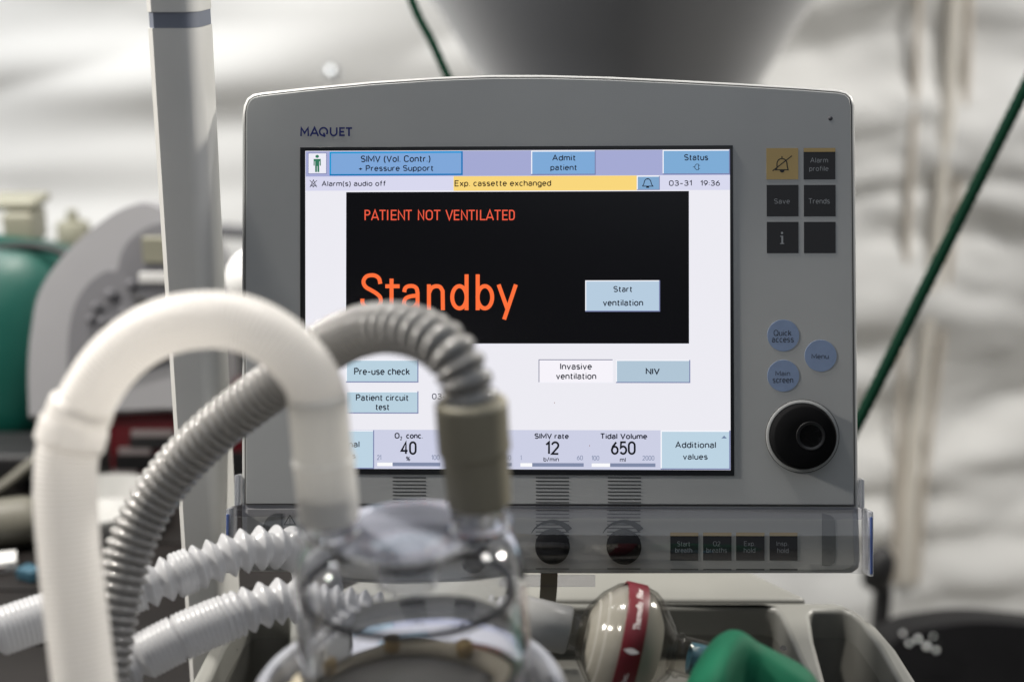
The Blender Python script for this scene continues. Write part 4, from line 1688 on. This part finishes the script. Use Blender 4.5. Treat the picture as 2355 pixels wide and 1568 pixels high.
# ================================================================== GREEN BREATHING BAG
gb = P(1730, 1640, 0.68)
b = MB()
outl = [(1560, 1640), (1585, 1568), (1612, 1518), (1645, 1475), (1675, 1456), (1700, 1453), (1724, 1462), (1748, 1480), (1790, 1502), (1838, 1526), (1862, 1542), (1884, 1572), (1915, 1640), (1925, 1800), (1740, 1900), (1560, 1820)]
ol = [P(x, y, 0.68) for x, y in [(q.x, q.y) for q in catmull([Vector((a, c, 0)) for a, c in outl], 5, True)]]
cen = P(1725, 1590, 0.68)
n = len(ol)
vv, ff = [], []
rings = [(1.0, 0.0), (0.97, 0.010), (0.90, 0.017), (0.78, 0.022), (0.58, 0.024), (0.36, 0.026), (0.15, 0.027)]
for side in (-1, 1):
    for (sc, dp) in rings:
        for i, q in enumerate(ol):
            p_ = cen.lerp(q, sc)
            an = math.atan2((p_ - cen).dot(UP), (p_ - cen).dot(RIGHT))
            # a ridge running down from the peak, folded at its right
            lx = (p_ - cen).dot(RIGHT) / 0.034
            ly = (p_ - cen).dot(UP) / 0.034
            fold = 0.010 * math.exp(-((lx + 0.55 + 0.25 * ly) / 0.28) ** 2) - 0.012 * math.exp(-((lx - 0.05 + 0.15 * ly) / 0.35) ** 2) + 0.004 * math.exp(-((lx - 0.9) / 0.25) ** 2)
            vv.append(p_ + FWD * (side * dp - (fold * min(1, dp / 0.02) if side < 0 else 0)))
nr_ = len(rings)
for sidx in range(2):
    o_ = sidx * nr_ * n
    for a in range(nr_ - 1):
        for i in range(n):
            j = (i + 1) % n
            ff.append((o_ + a * n + i, o_ + a * n + j, o_ + (a + 1) * n + j, o_ + (a + 1) * n + i))
    ff.append([o_ + (nr_ - 1) * n + i for i in range(n)])
b.add(vv, ff, M['green_bag'], True)
o = b.build('breathing_bag', None, gb)
bm = bmesh.new()
bm.from_mesh(o.data)
bmesh.ops.remove_doubles(bm, verts=bm.verts[:], dist=1e-5)
bm.to_mesh(o.data)
bm.free()
fixn(o, 80)
tag(o, 'dark green rubber breathing bag lying at the filter in front of the tray', 'breathing bag')

# ================================================================== TABLE AND THINGS AT THE LEFT
TZ = P(300, 1220, 1.25).z
tab = thing('side_table', 'dark brown wooden side table under the equipment at the left', 'table', (-0.75, 1.25, 0))
b = MB()
yy = 0.86
while yy < 1.78:
    v, f = box_data(-1.6, -0.10, yy, yy + 0.088, TZ - 0.028, TZ)
    b.add(v, f, M['table'])
    yy += 0.0905
bevel(b.build('table_top', tab, tab.location), 0.003, 2)
for lx in (-1.55, -0.16):
    for ly in (0.90, 1.72):
        b = MB()
        v, f = box_data(lx - 0.025, lx + 0.025, ly - 0.025, ly + 0.025, 0.001, TZ - 0.0285)
        b.add(v, f, M['table'])
        b.build('leg', tab, tab.location)


def on_table(x, d):
    q = P(x, 1000, d)
    return Vector((q.x, q.y, TZ))


# teal bag with handle
GD = 1.52
gcase = thing('teal_equipment_bag', 'glossy teal green equipment bag standing at the left edge', 'bag', P(40, 1060, GD))
b = MB()
cl = P(-90, 1060, GD)
pts = smooth2([(-330, 1075), (-320, 760), (-240, 600), (-60, 545), (90, 548), (165, 575), (205, 640), (200, 800), (165, 940), (130, 1030), (40, 1075)], 5)
q2 = [P(x, y, GD) for x, y in pts]
nn = len(q2)
layers = [(-0.10 * math.cos(R(a)) ** 0.55, math.sin(R(a)) ** 0.75) for a in (4, 12, 22, 34, 46, 58, 70, 80, 90)] + [(0.05, 1.0), (0.10, 0.95)]
cc = P(-60, 820, GD)
vv, ff = [], []
for dp, sc in layers:
    for p_ in q2:
        vv.append(cc.lerp(p_, sc) + FWD * dp)
for a in range(len(layers) - 1):
    for i in range(nn):
        j = (i + 1) % nn
        ff.append((a * nn + i, a * nn + j, (a + 1) * nn + j, (a + 1) * nn + i))
ff.append(list(range(nn)))
ff.append([(len(layers) - 1) * nn + i for i in range(nn)][::-1])
b.add(vv, ff, M['teal'], True)
fixn(b.build('body', gcase, gcase.location), 50)
b = MB()
sweep(b, [P(*a) for a in [(-120, 600, 1.450), (-40, 575, 1.450), (30, 566, 1.450), (90, 568, 1.450), (140, 582, 1.450), (185, 612, 1.450), (215, 660, 1.49)]], lambda s, L: 0.0042, M['dark'], ds=0.005, sides=14)
b.build('black_piping', gcase, gcase.location)
b = MB()
for (xa, ya, xb, yb, dd, dpt, mm) in ((8, 487, 78, 566, 1.48, 0.05, 'beige'), (-120, 462, 78, 486, 1.475, 0.06, 'beige')):
    p0_, p1_ = P(xa, yb, dd), P(xb, ya, dd)
    v, f = box_data(p0_.x, p1_.x, p0_.y, p0_.y + dpt, p0_.z, p1_.z)
    b.add(v, f, M[mm])
bevel(b.build('handle', gcase, gcase.location), 0.006, 3)
# white regulator bottle behind it
rb = P(175, 600, 1.66)
reg = thing('valve_bottle', 'small off-white capped bottle behind the teal bag', 'bottle', rb)
b = MB()
kq = 1.66 / F
lathe(b, rb, Zx, [(-0.02, 44 * kq), (40 * kq, 44 * kq), (44 * kq, 40 * kq)], M['beige'], 32)
b.build('body', reg, rb)
b = MB()
lathe(b, rb + Zx * 0.0202, Zx, [(0, 38 * kq), (45 * kq, 38 * kq), (52 * kq, 34 * kq), (54 * kq, 14 * kq), (78 * kq, 12 * kq), (80 * kq, 0)], M['beige'], 32)
fixn(b.build('cap', reg, rb), 40)

# grey rounded device
GD2 = 1.36
gm_ = thing('grey_medical_device', 'light grey rounded medical device with a darker control face behind the pole', 'medical device', P(280, 1120, GD2))


def prism(pts, d0, d1, m, name, par, shrink=0.92, rnd=0.012):
    q = [P(x, y, (d0 + d1) / 2) for x, y in pts]
    c = sum(q, Vector()) / len(q)
    n = len(q)
    lay = [(-(d1 - d0) / 2, shrink), (-(d1 - d0) / 2 + rnd * 0.5, (shrink + 1) / 2 + (1 - shrink) * .2), (-(d1 - d0) / 2 + rnd * 1.4, 1.0), ((d1 - d0) / 2 - rnd, 1.0), ((d1 - d0) / 2, shrink)]
    vv, ff = [], []
    for dp, sc in lay:
        for p_ in q:
            vv.append(c.lerp(p_, sc) + FWD * dp)
    for a in range(len(lay) - 1):
        for i in range(n):
            j = (i + 1) % n
            ff.append((a * n + i, a * n + j, (a + 1) * n + j, (a + 1) * n + i))
    ff.append(list(range(n)))
    ff.append([(len(lay) - 1) * n + i for i in range(n)][::-1])
    b = MB()
    b.add(vv, ff, m, True)
    return fixn(b.build(name, par, par.location if par else None), 60)


prism(smooth2([(116, 960), (114, 850), (122, 760), (141, 673), (202, 585), (282, 516), (343, 482), (400, 478), (480, 540), (520, 640), (520, 800), (515, 935), (420, 942), (240, 950)], 5), GD2 - 0.05, GD2 + 0.10, M['grey_case'], 'case', gm_, 0.95, 0.02)
prism(smooth2([(158, 905), (158, 830), (162, 760), (176, 700), (207, 652), (247, 624), (272, 622), (284, 580), (310, 544), (366, 514), (430, 530), (490, 640), (492, 780), (400, 815), (280, 850)], 4), GD2 - 0.058, GD2 - 0.045, M['grey_face'], 'control_face', gm_, 0.985, 0.003)
for (x, y, r) in ((254, 678, 13), (221, 706, 10), (301, 655, 11), (324, 692, 12), (236, 742, 10), (285, 720, 9), (300, 745, 8), (208, 735, 8)):
    b = MB()
    q = P(x, y, GD2 - 0.060)
    lathe(b, q, FWD, [(0.004, r * GD2 / F), (-0.003, r * GD2 / F), (-0.004, r * 0.6 * GD2 / F), (-0.004, 0)], M['dark' if r == 12 else 'strip_dark'], 18)
    b.build('button', gm_, gm_.location)
for nm_, (xa, ya, xb, yb, mm) in (('display_window', (329, 546, 420, 604, 'beige')), ('label_plate', (320, 629, 400, 650, 'white'))):
    b = MB()
    p0_, p1_ = P(xa, yb, GD2 - 0.062), P(xb, ya, GD2 - 0.062)
    v, f = box_data(p0_.x, p1_.x, p0_.y, p0_.y + 0.01, p0_.z, p1_.z)
    b.add(v, f, M[mm])
    b.build(nm_, gm_, gm_.location)
# pillar foot under the device
b = MB()
q = P(330, 960, GD2 + 0.03)
v, f = box_data(q.x - 0.06, q.x + 0.05, q.y + 0.12, q.y + 0.18, TZ + 0.001, q.z)
b.add(v, f, M['dark'])
b.build('foot', gm_, gm_.location)

# red box with labels
rbx = thing('red_case', 'dark red case with black and white stripes behind the pole', 'case', on_table(420, 1.34))
p0_, p1_ = P(255, 1092, 1.34), P(640, 935, 1.34)
b = MB()
v, f = box_data(p0_.x, p1_.x, p0_.y, p0_.y + 0.12, TZ + 0.001, p1_.z)
b.add(v, f, M['dark_red'])
bevel(b.build('body', rbx, rbx.location), 0.006, 3)
for (xa, ya, xb, yb, mm) in ((305, 985, 400, 1000, 'stripe_pale'), (300, 1003, 400, 1030, 'dark'), (272, 1030, 345, 1045, 'stripe_pale'), (262, 1050, 400, 1085, 'dark'), (255, 1086, 310, 1098, 'stripe_pale'), (490, 1040, 560, 1110, 'dark')):
    q0, q1 = P(xa, yb, 1.330), P(xb, ya, 1.330)
    b = MB()
    v, f = box_data(q0.x, q1.x, p0_.y - 0.0035, p0_.y + 0.002, q0.z, q1.z)
    b.add(v, f, M[mm])
    b.build('stripe', rbx, rbx.location)

# low black case in front of the teal bag
bc = P(20, 1090, 1.40)
b = MB()
p0_, p1_ = P(-160, 1130, 1.34), P(112, 1040, 1.34)
v, f = box_data(p0_.x, p1_.x, p0_.y, p0_.y + 0.07, TZ + 0.001, p1_.z)
b.add(v, f, M['dark'])
bcase = thing('black_case', 'low black case with an olive strap under the teal bag at the left edge', 'case', Vector((p0_.x * 0.5 + p1_.x * 0.5, p0_.y, TZ)))
bevel(b.build('body', bcase, bcase.location), 0.006, 3)
b = MB()
sweep(b, [P(-40, 1150, 1.325), P(20, 1110, 1.325), P(70, 1070, 1.328), P(108, 1046, 1.335)], lambda s_, L: 0.006, M['olive'], ds=0.004, sides=12)
b.build('strap', bcase, bcase.location)

# white dish and pale rounded lump
b = MB()
dq = on_table(230, 1.16)
lathe(b, Vector((0, 0, 0)), Zx, [(0.0, 0.046), (0.003, 0.050), (0.026, 0.0585), (0.0275, 0.0575), (0.007, 0.048), (0.005, 0.0)], M['dish'], 56)
o = b.build('white_dish', None, Vector((0, 0, 0)))
o.location = G(232, 1212, TZ)
o.location.z = TZ + 0.001
fixn(o, 60)
tag(o, 'shallow white dish on the dark table behind the hoses', 'dish')
b = MB()
lathe(b, Vector((0, 0, 0)), (0.9, 0.3, 0.0), [(-0.062, 0.010), (-0.06, 0.018), (-0.045, 0.021), (0.03, 0.021), (0.05, 0.017), (0.056, 0.008)], M['olive'], 32)
o = b.build('olive_bottle', None)
o.location = P(-40, 1130, 1.20)
o.location.z = TZ + 0.0215
fixn(o, 60)
tag(o, 'dull olive grey bottle lying on the dark table at the left edge', 'bottle')
# small packets
for lab, x, y, wd, dp, mm, ang in (('small white and red sachet on the dark table at the left edge', 10, 1305, 0.020, 0.022, 'white', 0.3),
                                   ('small blue sachet on the dark table beside the white hose', 70, 1330, 0.018, 0.014, 'sachet_blue', -0.5)):
    b = MB()
    v, f = box_data(-wd / 2, wd / 2, -dp / 2, dp / 2, 0.0005, 0.010)
    b.add(v, f, M[mm])
    if mm == 'white':
        v, f = box_data(-wd * 0.3, wd * 0.1, -dp / 2 - 0.0005, -dp / 2 + 0.001, 0.003, 0.007)
        b.add(v, f, M['dark_red'])
    o = bevel(b.build('sachet', None), 0.002, 2)
    q = G(x, y, TZ)
    o.location = q
    o.rotation_euler = (0, 0, ang)
    tag(o, lab, 'sachet', 'sachets on the table')
# translucent white dome peeping out left of the monitor
b = MB()
q = P(590, 640, 1.06)
lathe(b, q, FWD, [(0.05, 62 * 1.06 / F * 1.3), (0.02, 78 * 1.06 / F), (0.0, 74 * 1.06 / F), (-0.01, 60 * 1.06 / F), (-0.012, 0.0)], M['white'], 40)
o = b.build('white_lamp_head', None, q)
fixn(o, 60)
tag(o, 'white rounded lamp head half hidden behind the monitor at its left', 'lamp head')

# ================================================================== THINGS AT THE RIGHT
blk_o = thing('black_bag', 'black leather bag with chrome balls added for highlights at the lower right', 'bag', P(2250, 1700, 1.6))
prism(smooth2([(2010, 1800), (2015, 1500), (2060, 1440), (2140, 1420), (2250, 1412), (2420, 1428), (2600, 1450), (2650, 1800)], 5), 1.52, 1.60, M['couch'], 'body', blk_o, 0.985, 0.012)
for (x, y, r) in ((2110, 1468, 7), (2090, 1478, 6), (2130, 1485, 8), (2152, 1495, 6), (2075, 1455, 5), (2145, 1462, 4)):  # chrome balls added to give the bag its bright highlights
    b = MB()
    q = P(x, y, 1.500)
    rr = r * 1.5 / F * 0.8
    lathe(b, q, FWD, [(-rr * math.cos(t), rr * math.sin(t) + 1e-5) for t in [math.pi * k / 8 for k in range(9)]], M['chrome'], 16)
    b.build('highlight_ball', blk_o, blk_o.location)
st_ = thing('clamp_stand', 'thin black stand with a black clamp behind the cover at the right', 'stand', PY(2035, 1700, 1.65))
q0 = PY(2030, 1345, 1.65)
b = MB()
v, f = box_data(q0.x - 0.010, q0.x + 0.010, 1.64, 1.66, 0.0, q0.z)
b.add(v, f, M['dark'])
bevel(b.build('stem', st_, st_.location), 0.003, 2)
b = MB()
q1 = PY(2022, 1298, 1.65)
lathe(b, q1, Vector((0.15, 0, 1)), [(-0.034, 0.008), (-0.028, 0.017), (-0.008, 0.020), (0.010, 0.018), (0.022, 0.010), (0.026, 0.003)], M['dark'], 28)
b.build('clamp', st_, st_.location)
